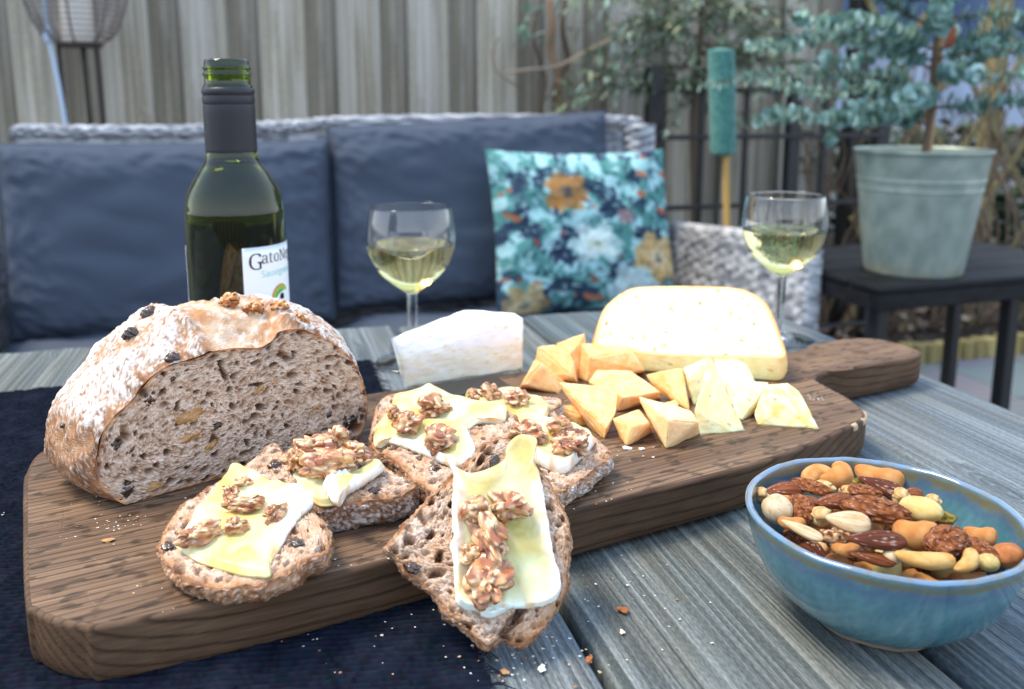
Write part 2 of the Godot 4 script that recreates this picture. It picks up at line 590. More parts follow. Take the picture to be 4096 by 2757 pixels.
func build_materials():
	M.table = weathered(1024, 2048, 26.0, 21, Color(0.235, 0.268, 0.288), Color(0.615, 0.65, 0.675), Color(0.45, 0.465, 0.46))
	M.fence = weathered(512, 1024, 6.0, 77, Color(0.62, 0.605, 0.58), Color(0.85, 0.835, 0.81), Color(0.70, 0.67, 0.60))
	M.plank = []
	for t in [Color(1, 1, 1), Color(0.9, 0.93, 0.94), Color(1.0, 0.98, 0.93)]:
		M.plank.append(textured(M.table, 0.62, 0.06, t))
	M.fence_board = []
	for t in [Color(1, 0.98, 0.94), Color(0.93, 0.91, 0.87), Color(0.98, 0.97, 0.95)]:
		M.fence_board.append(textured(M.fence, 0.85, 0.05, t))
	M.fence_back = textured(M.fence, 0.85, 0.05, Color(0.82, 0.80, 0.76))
	M.black_metal = paint(24, 25, 28, 0.45, 0.5)
	M.food = vmat(0.85, 0.25)
	M.crumb = vmat(0.95, 0.15)
	M.sticky = vmat(0.28, 0.5)
	M.sticky.clearcoat_enabled = true
	M.sticky.clearcoat = 0.6
	M.sticky.clearcoat_roughness = 0.12
	M.melt = vmat(0.30, 0.5)
	M.melt.subsurf_scatter_enabled = true
	M.melt.subsurf_scatter_strength = 0.35
	M.melt.clearcoat_enabled = true
	M.melt.clearcoat = 0.5
	M.melt.clearcoat_roughness = 0.18
	M.cheese = vmat(0.55, 0.35)
	M.cheese.subsurf_scatter_enabled = true
	M.cheese.subsurf_scatter_strength = 0.3
	M.nut = vmat(0.6, 0.35)
	M.glass = glass(1, 1, 1)
	for q in [["cheese", 46.0, 0.022, 0.05], ["melt", 30.0, 0.014, 0.02], ["food", 60.0, 0.05, 0.06], ["nut", 60.0, 0.03, 0.05]]:
		var grain := NoiseTexture2D.new()
		grain.width = 256
		grain.height = 256
		grain.seamless = true
		var gn := FastNoiseLite.new()
		gn.seed = int(q[1])
		gn.frequency = q[3]
		gn.fractal_octaves = 4
		grain.noise = gn
		var m: StandardMaterial3D = M[q[0]]
		m.heightmap_enabled = true
		m.heightmap_texture = grain
		m.heightmap_scale = q[2]
		m.uv1_triplanar = true
		m.uv1_scale = Vector3.ONE * q[1]

func build_ground():
	var m := vmat(0.9, 0.2)
	var o := obj("ground", grid(60, 60, func(u, w):
		var x: float = (u - 0.5) * 60.0
		var z: float = (w - 0.5) * 60.0
		var n := fb.get_noise_2d(x * 1.7, z * 1.7)
		cc = lin(92, 96, 100).lerp(lin(66, 70, 74), clampf(0.5 + n, 0, 1))
		return Vector3(x, GROUND - 0.012, z), false, Vector3.UP), m)
	tag(o, "", "", "", "structure")
	# the paving under the side table: grey slabs with open joints, only where the photograph can see them
	var p := Node3D.new()
	put(p, "pavement")
	tag(p, "", "", "", "structure")
	p.rotation.y = GARDEN_TURN
	var slab_mesh := box(Vector3(0.295, 0.04, 0.295), 0.004)
	for i in 8:
		for j in 9:
			var s := obj("paving_slab", slab_mesh, paint(104 + R(-8, 8), 108 + R(-8, 8), 112 + R(-8, 8), 0.85, 0.25), p)
			s.position = Vector3(1.1 + i * 0.3, GROUND + 0.008, -0.3 - j * 0.3)
	# bed of dry leaves and soil behind the log edging
	var bed := obj("ground", grid(90, 30, func(u, w):
		var x: float = 1.25 + u * 2.4
		var d: float = 2.36 + w * 1.5
		var n := fb.get_noise_2d(x * 16.0, d * 16.0)
		cc = lin(88, 80, 72).lerp(lin(44, 38, 34), clampf(0.5 + n * 1.6, 0, 1))
		return garden(x, GROUND + 0.055 + n * 0.025, d), false, Vector3.UP), m)
	tag(bed, "", "", "", "structure")
	var leaf := tag(dead_leaves(), "grey brown dead leaves and dry stalks lying on the planting bed", "dead leaves", "", "stuff")
	var edge := thing("log_edging", "low edging of upright yellowish half logs along the planting bed", "edging", Vector3.ZERO, GARDEN_TURN)
	var log_mats := [paint(150, 136, 84, 0.8), paint(136, 124, 82, 0.8), paint(164, 150, 100, 0.8)]
	var log_mesh := CylinderMesh.new()
	log_mesh.top_radius = 0.024
	log_mesh.bottom_radius = 0.026
	log_mesh.height = 0.14
	log_mesh.radial_segments = 12
	for k in 34:
		var l := obj("log", log_mesh, log_mats[rng.randi() % 3], edge)
		l.position = Vector3(1.75 + k * 0.05, GROUND + 0.026 + R(-0.006, 0.006), -2.33 + R(-0.004, 0.004))

func dead_leaves() -> MultiMeshInstance3D:
	var mm := MultiMesh.new()
	mm.transform_format = MultiMesh.TRANSFORM_3D
	mm.use_colors = true
	mm.mesh = leaf_mesh(0.045, 0.02, 0.35)
	mm.instance_count = 1500
	for i in 1500:
		var b := Basis.from_euler(Vector3(R(-1, 1), R(0, TAU), R(-1, 1))).scaled(Vector3.ONE * R(0.5, 1.3))
		mm.set_instance_transform(i, Transform3D(b, garden(R(1.25, 3.5), GROUND + R(0.06, 0.17), R(2.38, 3.4))))
		mm.set_instance_color(i, lin(128, 112, 96).lerp(lin(66, 52, 42), R(0, 1)).lerp(lin(170, 160, 150), R(0, 0.5)))
	var o := MultiMeshInstance3D.new()
	o.multimesh = mm
	var m := vmat(0.9, 0.2)
	m.cull_mode = BaseMaterial3D.CULL_DISABLED
	o.material_override = m
	put(o, "dead_leaves")
	return o

func build_fence():
	var f := thing("wooden_fence", "weathered grey board-on-board wooden fence behind the wicker sofa", "fence", Vector3.ZERO, GARDEN_TURN)
	var front := []
	for k in 3: front.append(fence_board_mesh(0.134, k))
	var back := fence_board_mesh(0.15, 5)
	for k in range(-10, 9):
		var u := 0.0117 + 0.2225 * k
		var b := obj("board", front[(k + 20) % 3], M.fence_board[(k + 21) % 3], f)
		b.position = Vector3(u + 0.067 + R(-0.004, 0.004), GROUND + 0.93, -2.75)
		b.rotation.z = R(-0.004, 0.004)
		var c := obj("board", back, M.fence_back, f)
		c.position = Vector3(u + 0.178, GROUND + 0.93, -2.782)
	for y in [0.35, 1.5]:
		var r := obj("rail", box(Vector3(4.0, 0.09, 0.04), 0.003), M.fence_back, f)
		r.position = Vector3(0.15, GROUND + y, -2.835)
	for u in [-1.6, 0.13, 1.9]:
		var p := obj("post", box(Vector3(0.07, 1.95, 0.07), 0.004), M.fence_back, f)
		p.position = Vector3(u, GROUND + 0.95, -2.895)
	# what stands across the garden, behind the photographer: seen only in the bottle and glasses
	var g := thing("garden_fence", "dark garden fence across the garden, seen only as a reflection", "fence", Vector3(0, 0, 3.4), 0.0)
	for k in 30:
		var b := obj("board", box(Vector3(0.19, 1.2, 0.02), 0.002), M.fence_back if k % 3 else M.fence_board[0], g)
		b.position = Vector3(-3.0 + k * 0.2, GROUND + 0.6, 0)

func fence_board_mesh(w: float, seed_: int) -> ArrayMesh:
	var off := Vector2(0.3 + fposmod(seed_ * 0.37, 0.4), 0.02 + fposmod(seed_ * 0.21, 0.3))
	return grid(26, 40, func(u, v):
		var s: float = u * 2.0 - 1.0
		cc = Color.WHITE
		# front, then round both edges to the back: a closed band
		var x: float
		var z: float
		if u < 0.55:
			x = (u / 0.55 - 0.5) * w
			z = 0.011 - 0.006 * pow(absf(x / w * 2.0), 14.0)
		else:
			x = (0.5 - (u - 0.55) / 0.45) * w
			z = -0.011
		uu = Vector2(x / 0.26 + off.x, v * 0.65 + off.y)
		return Vector3(x + sm.get_noise_2d(v * 3.0, seed_) * 0.0015, (v - 0.5) * 1.86, z + sm.get_noise_2d(x * 20.0, v * 4.0 + seed_) * 0.002), false, Vector3.ZERO, true)

func build_table():
	var t := thing("garden_table", "weathered grey wooden garden table carrying the food and wine", "table", Vector3.ZERO, GARDEN_TURN)
	var wide := 0.1327
	for k in 12:
		var off := Vector2(R(0.25, 0.75), R(0.12, 0.24))
		var near := -0.12 + R(-0.004, 0.004)
		var far := 0.8355 + R(-0.0035, 0.0035)
		var ragged := R(0, 50)
		var mesh := grid(64, 160, func(u, v):
			# round the plank: top from edge to edge, then the sides and the underside
			var x: float
			var y := 0.0
			var h := wide / 2.0 - 0.0018
			if u < 0.8:
				x = (u / 0.8 * 2.0 - 1.0)
				y = -0.0035 * pow(maxf(absf(x) - 0.93, 0.0) / 0.07, 2.0)
				x *= h
			elif u < 0.86:
				x = h
				y = -0.0035 - (u - 0.8) / 0.06 * 0.026
			elif u < 0.94:
				x = lerpf(h, -h, (u - 0.86) / 0.08)
				y = -0.0295
			else:
				x = -h
				y = -0.0295 + (u - 0.94) / 0.06 * 0.026
			var d := lerpf(near, far, v)
			if v > 0.99: d += sm.get_noise_2d(x * 90.0, ragged) * 0.0015
			uu = Vector2(x / 0.2654 + off.x, d / 1.1 + off.y)
			cc = Color.WHITE
			return Vector3(x, y + sm.get_noise_2d(x * 14.0 + ragged, d * 1.5) * 0.0006 - 0.0006, -d), true, Vector3.UP, true)
		var p := obj("plank", mesh, M.plank[k % 3], t)
		p.position.x = 0.517 - wide * (k + 0.5)
		p.position.y = R(-0.0006, 0.0)
	var frame_mat := textured(M.fence, 0.8, 0.04, Color(0.8, 0.8, 0.78))
	for s in [[-0.2, 0.3], [-0.2, -0.8], [0.78, 0.3], [0.78, -0.8]]:
		var l := obj("leg", box(Vector3(0.085, 0.62, 0.085), 0.004), frame_mat, t)
		l.position = Vector3(s[1] + 0.1, -0.345, -s[0] + 0.06)
	for d in [-0.02, 0.66]:
		var a := obj("apron", box(Vector3(1.35, 0.08, 0.03), 0.003), frame_mat, t)
		a.position = Vector3(-0.25, -0.072, -d)
	# the dark runner lies along the planks, under the board
	var runner_mat := vmat(0.95, 0.15)
	var q := [Vector3(-0.0080, 0.0000, -0.2922), Vector3(-0.1214, 0.0000, -0.7097), Vector3(-0.3999, 0.0000, -0.6219), Vector3(-0.47, 0, -0.20)]
	q[0] += (q[0] - q[1]) * 0.12
	var r := thing("table_runner", "black ribbed cotton table runner lying under the board and loaf", "table runner")
	obj("cloth", grid(280, 700, func(u, v):
		var left: Vector3 = q[3].lerp(q[2], v)
		var right: Vector3 = q[0].lerp(q[1], v)
		var p := left.lerp(right, u)
		var along: float = v * 0.48
		var rib := sin(along / 0.0036 * TAU * 0.5 + sm.get_noise_2d(u * 5.0, along * 20.0) * 0.7)
		var weave := sm.get_noise_2d(u * 120.0, floorf(along / 0.0036) * 3.7)
		var n := fb.get_noise_2d(p.x * 30.0, p.z * 30.0)
		cc = lin(30, 35, 47).lerp(lin(15, 18, 26), clampf(0.5 + weave * 0.45, 0, 1)).lerp(lin(38, 43, 56), clampf(n * 0.6, 0, 0.4))
		if u > 0.99: p.x += weave * 0.002
		return p + Vector3(0, 0.0022 + absf(rib) * 0.0017 + weave * 0.0004 + n * 0.0010, 0), false, Vector3.UP), runner_mat, r)
	var st := SurfaceTool.new()
	st.begin(Mesh.PRIMITIVE_TRIANGLES)
	for k in 150:
		var p: Vector3 = q[0].lerp(q[1], R(0, 1))
		var out := Vector3(R(0.002, 0.011), 0, R(-0.005, 0.005))
		st.append_from(tube(PackedVector3Array([p + Vector3(-0.002, 0.002, 0), p + out * 0.5 + Vector3(0, 0.0025, 0), p + out + Vector3(0, 0.0006, 0)]), 0.00035, 0.0002, 4, lin(38, 41, 50)), 0, Transform3D())
	tag(obj("fringe", st.commit(), runner_mat, r), "", "", "", "stuff")

# ---------------------------------------------------------------- sofa
func wicker_color(a: float, b: float, seed_: float):
	var n := sm.get_noise_2d(floorf(a) * 3.1 + seed_, floorf(b) * 7.7)
	var k := fb.get_noise_2d(a * 0.7 + seed_, b * 2.0)
	cc = lin(198, 201, 206).lerp(lin(122, 125, 134), clampf(0.45 + n * 0.9 + k * 0.6, 0, 1))

# woven bulge at (a, b) metres: a along the strands, b across them
func wicker(a: float, b: float, seed_: float) -> float:
	var row := floorf(b / 0.0085)
	var inrow := fposmod(b / 0.0085, 1.0)
	var over := cos(PI * (a / 0.033 + row))
	wicker_color(a / 0.033, row, seed_)
	return 0.0032 * over + 0.0022 * sqrt(maxf(sin(PI * inrow), 0.0)) - 0.002

func build_sofa():
	var wick := vmat(0.7, 0.3)
	var s := thing("wicker_sofa", "grey wicker two seat sofa behind the table", "sofa", Vector3.ZERO, GARDEN_TURN)
	# back: a woven panel with a rolled top rail
	var rail_pts := curve(PackedVector3Array([Vector3(-0.56, 0.145, -2.27), Vector3(-0.53, 0.153, -2.27), Vector3(-0.39, 0.150, -2.27), Vector3(-0.2, 0.149, -2.27), Vector3(-0.05, 0.155, -2.27), Vector3(0.09, 0.160, -2.27), Vector3(0.2, 0.168, -2.27), Vector3(0.6, 0.172, -2.27), Vector3(0.98, 0.166, -2.27), Vector3(1.03, 0.150, -2.27)]), 40)
	obj("back_rail", grid(56, rail_pts.size() - 1, func(u, v):
		var j := roundi(v * (rail_pts.size() - 1))
		var a: float = v * 1.6
		var th: float = u * TAU
		var w := wicker(a, u * 0.16, 2.0)
		var r := 0.0175 + w * 1.1
		if j == 0 or j == rail_pts.size() - 1: r = 0.002
		return rail_pts[j] + Vector3(0, sin(th) * r * 0.8, cos(th) * r * 1.4), true), wick, s)
	obj("back_panel", grid(420, 120, func(u, v):
		var a: float = -0.55 + u * 1.58
		var b: float = -0.50 + v * 0.645
		var w := wicker(a, b, 4.0)
		return Vector3(a, b, -2.265 + w), false, Vector3(0, 0, 1)), wick, s)
	obj("back_edge", grid(60, 130, func(u, v):
		# the right-hand upright of the back, its strands wound round it
		var th: float = u * TAU
		var y: float = -0.5 + v * 0.66
		var w := wicker(u * 0.2, y * 0.7, 9.0)
		return Vector3(1.015 + cos(th) * (0.042 + w), y, -2.24 + sin(th) * (0.05 + w)), true), wick, s)
	# right arm: its inner face towards the seat, rolled over at the top and front
	obj("arm", grid(96, 110, func(u, v):
		var d: float = 1.57 + v * 0.66
		var top := lerpf(-0.066, -0.12, v)
		var per: float = u
		var x: float
		var y: float
		if per < 0.55:
			y = lerpf(-0.62, top - 0.02, per / 0.55)
			x = 1.105
		elif per < 0.7:
			var th := (per - 0.55) / 0.15 * PI
			x = 1.1255 - cos(th) * 0.0205
			y = top - 0.02 + sin(th) * 0.02
		else:
			x = 1.146
			y = lerpf(top - 0.02, -0.62, (per - 0.7) / 0.3)
		var w := wicker(d, per * 1.0, 6.0)
		var side := -1.0 if per < 0.6 else 1.0
		return Vector3(x + side * w * 1.4, y + (w if per > 0.55 and per < 0.7 else 0.0), -d), false, Vector3(-1, 0, 0)), wick, s)
	obj("arm_front", grid(24, 80, func(u, v):
		var th: float = u * PI
		var y: float = -0.62 + v * 0.53
		var w := wicker(u * 0.06, y, 7.0)
		return Vector3(1.1255 - cos(th) * (0.0205 + w), y, -1.57 + sin(th) * (0.012 + w)), false, Vector3(0, 0, 1)), wick, s)
	obj("left_arm", grid(60, 90, func(u, v):
		var d: float = 1.5 + v * 0.73
		var y: float = -0.62 + u * 0.52
		return Vector3(-0.585 + wicker(d, y, 3.0), y, -d), false, Vector3(1, 0, 0)), wick, s)
	obj("seat_frame", grid(260, 60, func(u, v):
		var a: float = -0.58 + u * 1.68
		var y: float = -0.62 + v * 0.21
		return Vector3(a, y, -1.50 + wicker(a, y, 5.0)), false, Vector3(0, 0, 1)), wick, s)
	var deck := obj("seat_deck", box(Vector3(1.66, 0.02, 0.7), 0.003), M.black_metal, s)
	deck.position = Vector3(0.26, -0.43, -1.88)
	for p in [[-0.54, 1.56], [1.08, 1.62], [-0.54, 2.2], [1.06, 2.2]]:
		var l := obj("leg", box(Vector3(0.05, 0.08, 0.05), 0.003), M.black_metal, s)
		l.position = Vector3(p[0], GROUND + 0.04, -p[1])
	# cushions
	var cloth := paint(74, 82, 96, 0.95, 0.15)
	cushion("back_cushion", "charcoal blue back cushion on the left, behind the wine bottle", -0.20, -0.085, 2.075, 0.695, 0.43, 0.15, -0.10, cloth, 11, 0.0, "back cushions of the sofa")
	cushion("back_cushion", "charcoal blue back cushion on the right, behind the flowered pillow", 0.508, -0.05, 2.10, 0.712, 0.455, 0.15, -0.12, cloth, 23, 0.018, "back cushions of the sofa")
	var k := cushion("seat_cushion", "charcoal seat cushion on the left, just visible above the table edge", -0.22, -0.345, 1.80, 0.70, 0.62, 0.13, 0.0, cloth, 31, 0.0, "seat cushions of the sofa")
	k.rotation.x = -PI / 2
	k = cushion("seat_cushion", "charcoal seat cushion on the right, below the flowered pillow", 0.50, -0.345, 1.80, 0.70, 0.62, 0.13, 0.0, cloth, 37, 0.0, "seat cushions of the sofa")
	k.rotation.x = -PI / 2
	pillow()

func cushion(called: String, label: String, u: float, y: float, d: float, w: float, h: float, thick: float, lean: float, mat: Material, seed_: int, skew: float, group: String) -> Node3D:
	var o := thing(called, label, "cushion", garden(u, y, d), GARDEN_TURN, group)
	o.rotation.x = lean
	var shape := func(a: float, b: float, side: float) -> Vector3:
		var e := pow(maxf(1.0 - pow(absf(a), 5.0), 0.0), 0.42) * pow(maxf(1.0 - pow(absf(b), 5.0), 0.0), 0.42)
		var crease := absf(sm.get_noise_2d(a * 1.2 + b * 0.9 + seed_, b * 1.8 - a * 0.6)) * 0.008 + sm.get_noise_2d(a * 1.8 + seed_, b * 1.8) * 0.005
		var edge := maxf(absf(a), absf(b))
		crease += sm.get_noise_2d(a * 9.0 + seed_, b * 9.0) * 0.006 * smoothstep(0.45, 1.0, edge)
		var pinch := 1.0 - 0.02 * (1.0 - a * a) * smoothstep(0.7, 1.0, absf(b)) - 0.0
		return Vector3(a * w * 0.5 * (1.0 - 0.015 * (1.0 - b * b)), b * h * 0.5 * pinch + skew * a * (b * 0.5 + 0.5), side * (thick * 0.5 * e + crease * minf(e * 2.0, 1.0)))
	obj("cover", grid(90, 120, func(p, q):
		cc = Color.WHITE
		var front: bool = q < 0.5
		var b: float = (q * 2.0 if front else 2.0 - q * 2.0) * 2.0 - 1.0
		var a: float = p * 2.0 - 1.0
		return shape.call(sin(a * PI / 2), sin(b * PI / 2), 1.0 if front else -1.0)), mat, o)
	var seam := PackedVector3Array()
	for k in 121:
		var t := k / 120.0 * 4.0
		var c := fposmod(t, 1.0) * 2.0 - 1.0
		seam.append(shape.call(c, -1.0, 0.0) if t < 1.0 else shape.call(1.0, c, 0.0) if t < 2.0 else shape.call(-c, 1.0, 0.0) if t < 3.0 else shape.call(-1.0, -c, 0.0))
	obj("piping", tube(seam, 0.004, 0.004, 6), mat, o)
	return o

func dab(im: Image, x: float, y: float, rx: float, ry: float, turn: float, c: Color, strength: float, wild: float):
	var n := im.get_width()
	var r := maxf(rx, ry) * 1.3
	for j in range(maxi(int((y - r) * n), 0), mini(int((y + r) * n) + 1, n)):
		for i in range(maxi(int((x - r) * n), 0), mini(int((x + r) * n) + 1, n)):
			var p := Vector2(float(i) / n - x, float(j) / n - y).rotated(-turn)
			var q := Vector2(p.x / rx, p.y / ry).length() + sm.get_noise_2d(i * 0.05, j * 0.05) * wild
			if q < 1.0:
				var k := smoothstep(1.0, 0.75, q) * strength
				im.set_pixel(i, j, im.get_pixel(i, j).lerp(c, k * (0.8 + 0.2 * sm.get_noise_2d(i * 0.2, j * 0.2))))

func flower(im: Image, x: float, y: float, r: float, petals: int, outer: Color, inner: Color, heart: Color):
	for ring in 3:
		var rr := r * (1.0 - ring * 0.3)
		for k in petals:
			var an := TAU * k / petals + ring * 0.6 + R(-0.2, 0.2)
			var c := outer.lerp(inner, ring * 0.4 + R(-0.15, 0.25))
			dab(im, x + cos(an) * rr * 0.55, y + sin(an) * rr * 0.55, rr * R(0.4, 0.52), rr * R(0.28, 0.4), an, c, 0.9, 0.25)
			dab(im, x + cos(an + 0.3) * rr * 0.75, y + sin(an + 0.3) * rr * 0.75, rr * 0.28, rr * 0.05, an + 1.2, outer.darkened(0.35), 0.5, 0.3)
	for k in 8: dab(im, x + R(-0.2, 0.2) * r, y + R(-0.2, 0.2) * r, r * 0.1, r * 0.07, R(0, 3), heart.lerp(inner, R(0, 0.6)), 0.9, 0.3)

func pillow():
	var n := 384
	var im := Image.create_empty(n, n, false, Image.FORMAT_RGB8)
	for j in n:
		for i in n:
			var x := float(i) / n
			var y := float(j) / n
			var a := sm.get_noise_2d(x * 6.0, y * 6.0) + 0.6 * fb.get_noise_2d(x * 11.0 + 4.0, y * 11.0)
			var b := sm.get_noise_2d(x * 5.0 + 30.0, y * 5.0) + 0.7 * fb.get_noise_2d(x * 10.0, y * 10.0 + 9.0)
			var c := Color(0.34, 0.55, 0.54).lerp(Color(0.62, 0.79, 0.81), smoothstep(-0.02, 0.45, a + 0.22 - y * 0.25)).lerp(Color(0.19, 0.25, 0.33), smoothstep(0.05, 0.55, b + y * 0.2 + (x - 0.5) * 0.15 - 0.05))
			im.set_pixel(i, j, c)
	for k in 640:
		var pal := [Color(0.12, 0.18, 0.25), Color(0.22, 0.42, 0.42), Color(0.55, 0.76, 0.76), Color(0.68, 0.80, 0.82), Color(0.20, 0.33, 0.36)]
		dab(im, R(0, 1), R(0, 1), R(0.012, 0.036), R(0.005, 0.014), R(0, 3.1), pal[rng.randi() % 5], R(0.5, 0.95), 0.4)
	for k in 24: dab(im, R(0, 1), R(0, 1), R(0.012, 0.032), R(0.007, 0.014), R(0, 3.1), Color(0.72, 0.34, 0.22), 0.85, 0.4)
	flower(im, 0.37, 0.245, 0.14, 7, Color(0.70, 0.46, 0.22), Color(0.50, 0.42, 0.34), Color(0.16, 0.20, 0.28))
	flower(im, 0.87, 0.67, 0.18, 7, Color(0.80, 0.62, 0.36), Color(0.86, 0.82, 0.72), Color(0.35, 0.36, 0.30))
	flower(im, 0.14, 0.92, 0.14, 6, Color(0.72, 0.60, 0.40), Color(0.85, 0.80, 0.66), Color(0.30, 0.30, 0.26))
	flower(im, 0.50, 0.57, 0.15, 6, Color(0.80, 0.90, 0.90), Color(0.90, 0.94, 0.90), Color(0.72, 0.76, 0.62))
	flower(im, 0.69, 0.85, 0.17, 6, Color(0.76, 0.88, 0.90), Color(0.84, 0.92, 0.93), Color(0.62, 0.70, 0.66))
	flower(im, 0.68, 0.40, 0.06, 5, Color(0.62, 0.48, 0.48), Color(0.70, 0.62, 0.62), Color(0.30, 0.24, 0.24))
	for q in [[0.80, 0.27], [0.93, 0.38], [0.82, 0.14], [0.08, 0.40], [0.48, 0.9], [0.97, 0.16]]: dab(im, q[0], q[1], 0.045, 0.02, 0.5, Color(0.80, 0.42, 0.26), 0.95, 0.3)
	var cloth := StandardMaterial3D.new()
	cloth.albedo_texture = ImageTexture.create_from_image(im)
	cloth.roughness = 0.9
	cloth.metallic_specular = 0.25
	var o := thing("throw_pillow", "square throw pillow printed with orange and white flowers", "pillow", garden(0.722, -0.09, 1.93), GARDEN_TURN)
	o.rotation.x = -0.14
	o.rotation.z = -0.015
	var w := 0.455
	var h := 0.40
	obj("cover", grid(70, 100, func(p, q):
		cc = Color.WHITE
		var front: bool = q < 0.5
		var b: float = sin(((q * 2.0 if front else 2.0 - q * 2.0) * 2.0 - 1.0) * PI / 2)
		var a: float = sin((p * 2.0 - 1.0) * PI / 2)
		var e := pow(maxf(1.0 - pow(absf(a), 2.6), 0.0), 0.6) * pow(maxf(1.0 - pow(absf(b), 2.6), 0.0), 0.6)
		uu = Vector2(a * 0.5 + 0.5, 0.5 - b * 0.5)
		var wr := sm.get_noise_2d(a * 3.0, b * 3.0) * 0.006 * minf(e * 3.0, 1.0)
		return Vector3(a * w * 0.5 * (1.0 - 0.055 * (1.0 - b * b)) + 0.012 * (0.5 - b * 0.5) * signf(a) + 0.014 * (1.0 - b) , b * h * 0.5 * (1.0 - 0.06 * (1.0 - a * a)), (0.075 * e + wr) * (1.0 if front else -1.0)), false, Vector3.ZERO, true), cloth, o)

func build_side_table():
	var t := thing("side_table", "low black side table carrying the potted eucalyptus", "side table", Vector3(0.721, -0.14, -1.656), 0.32)
	var wood := textured(M.fence, 0.55, 0.04, Color(0.17, 0.18, 0.21))
	for k in 5:
		var s := obj("slat", box(Vector3(0.66, 0.014, 0.088), 0.003), wood, t)
		s.position = Vector3(0.33, -0.007, -0.044 - k * 0.0905)
	for z in [-0.013, -0.437]:
		var a := obj("apron", box(Vector3(0.655, 0.036, 0.02), 0.003), wood, t)
		a.position = Vector3(0.33, -0.0325, z)
	for x in [0.013, 0.647]:
		var a := obj("apron", box(Vector3(0.02, 0.036, 0.40), 0.003), wood, t)
		a.position = Vector3(x, -0.0325, -0.225)
	for p in [[0.04, -0.04], [0.40, -0.05], [0.04, -0.41], [0.62, -0.41]]:
		var l := obj("leg", box(Vector3(0.03, 0.49, 0.03), 0.003), M.black_metal, t)
		l.position = Vector3(p[0], -0.295, p[1])
	for x in [0.04, 0.40]:
		var b := obj("stretcher", box(Vector3(0.018, 0.018, 0.34), 0.003), M.black_metal, t)
		b.position = Vector3(x, -0.47, -0.225)

# ---------------------------------------------------------------- board
# colour of the board's wood at (x along, y across, h up), a solid with slanting growth rings
func board_wood(x: float, y: float, h: float, s: float, broad: float):
	var r := (y + 0.004 * sin(x * 7.0 + 1.3) + 0.0012 * sin(x * 23.0 + y * 60.0)) / 0.0047 + h / 0.0064 + broad * 0.9
	var f := r - floorf(r)
	var late := smoothstep(0.62, 0.92, f) * (1.0 - smoothstep(0.92, 1.0, f))
	var t := clampf(late * (0.28 + 0.45 * broad) + (s - 0.5) * 0.55 + 0.20, 0.0, 1.0)
	cc = Color(0.495 - 0.27 * t + (broad - 0.5) * 0.16, 0.398 - 0.232 * t + (broad - 0.5) * 0.14, 0.316 - 0.190 * t + (broad - 0.5) * 0.11)

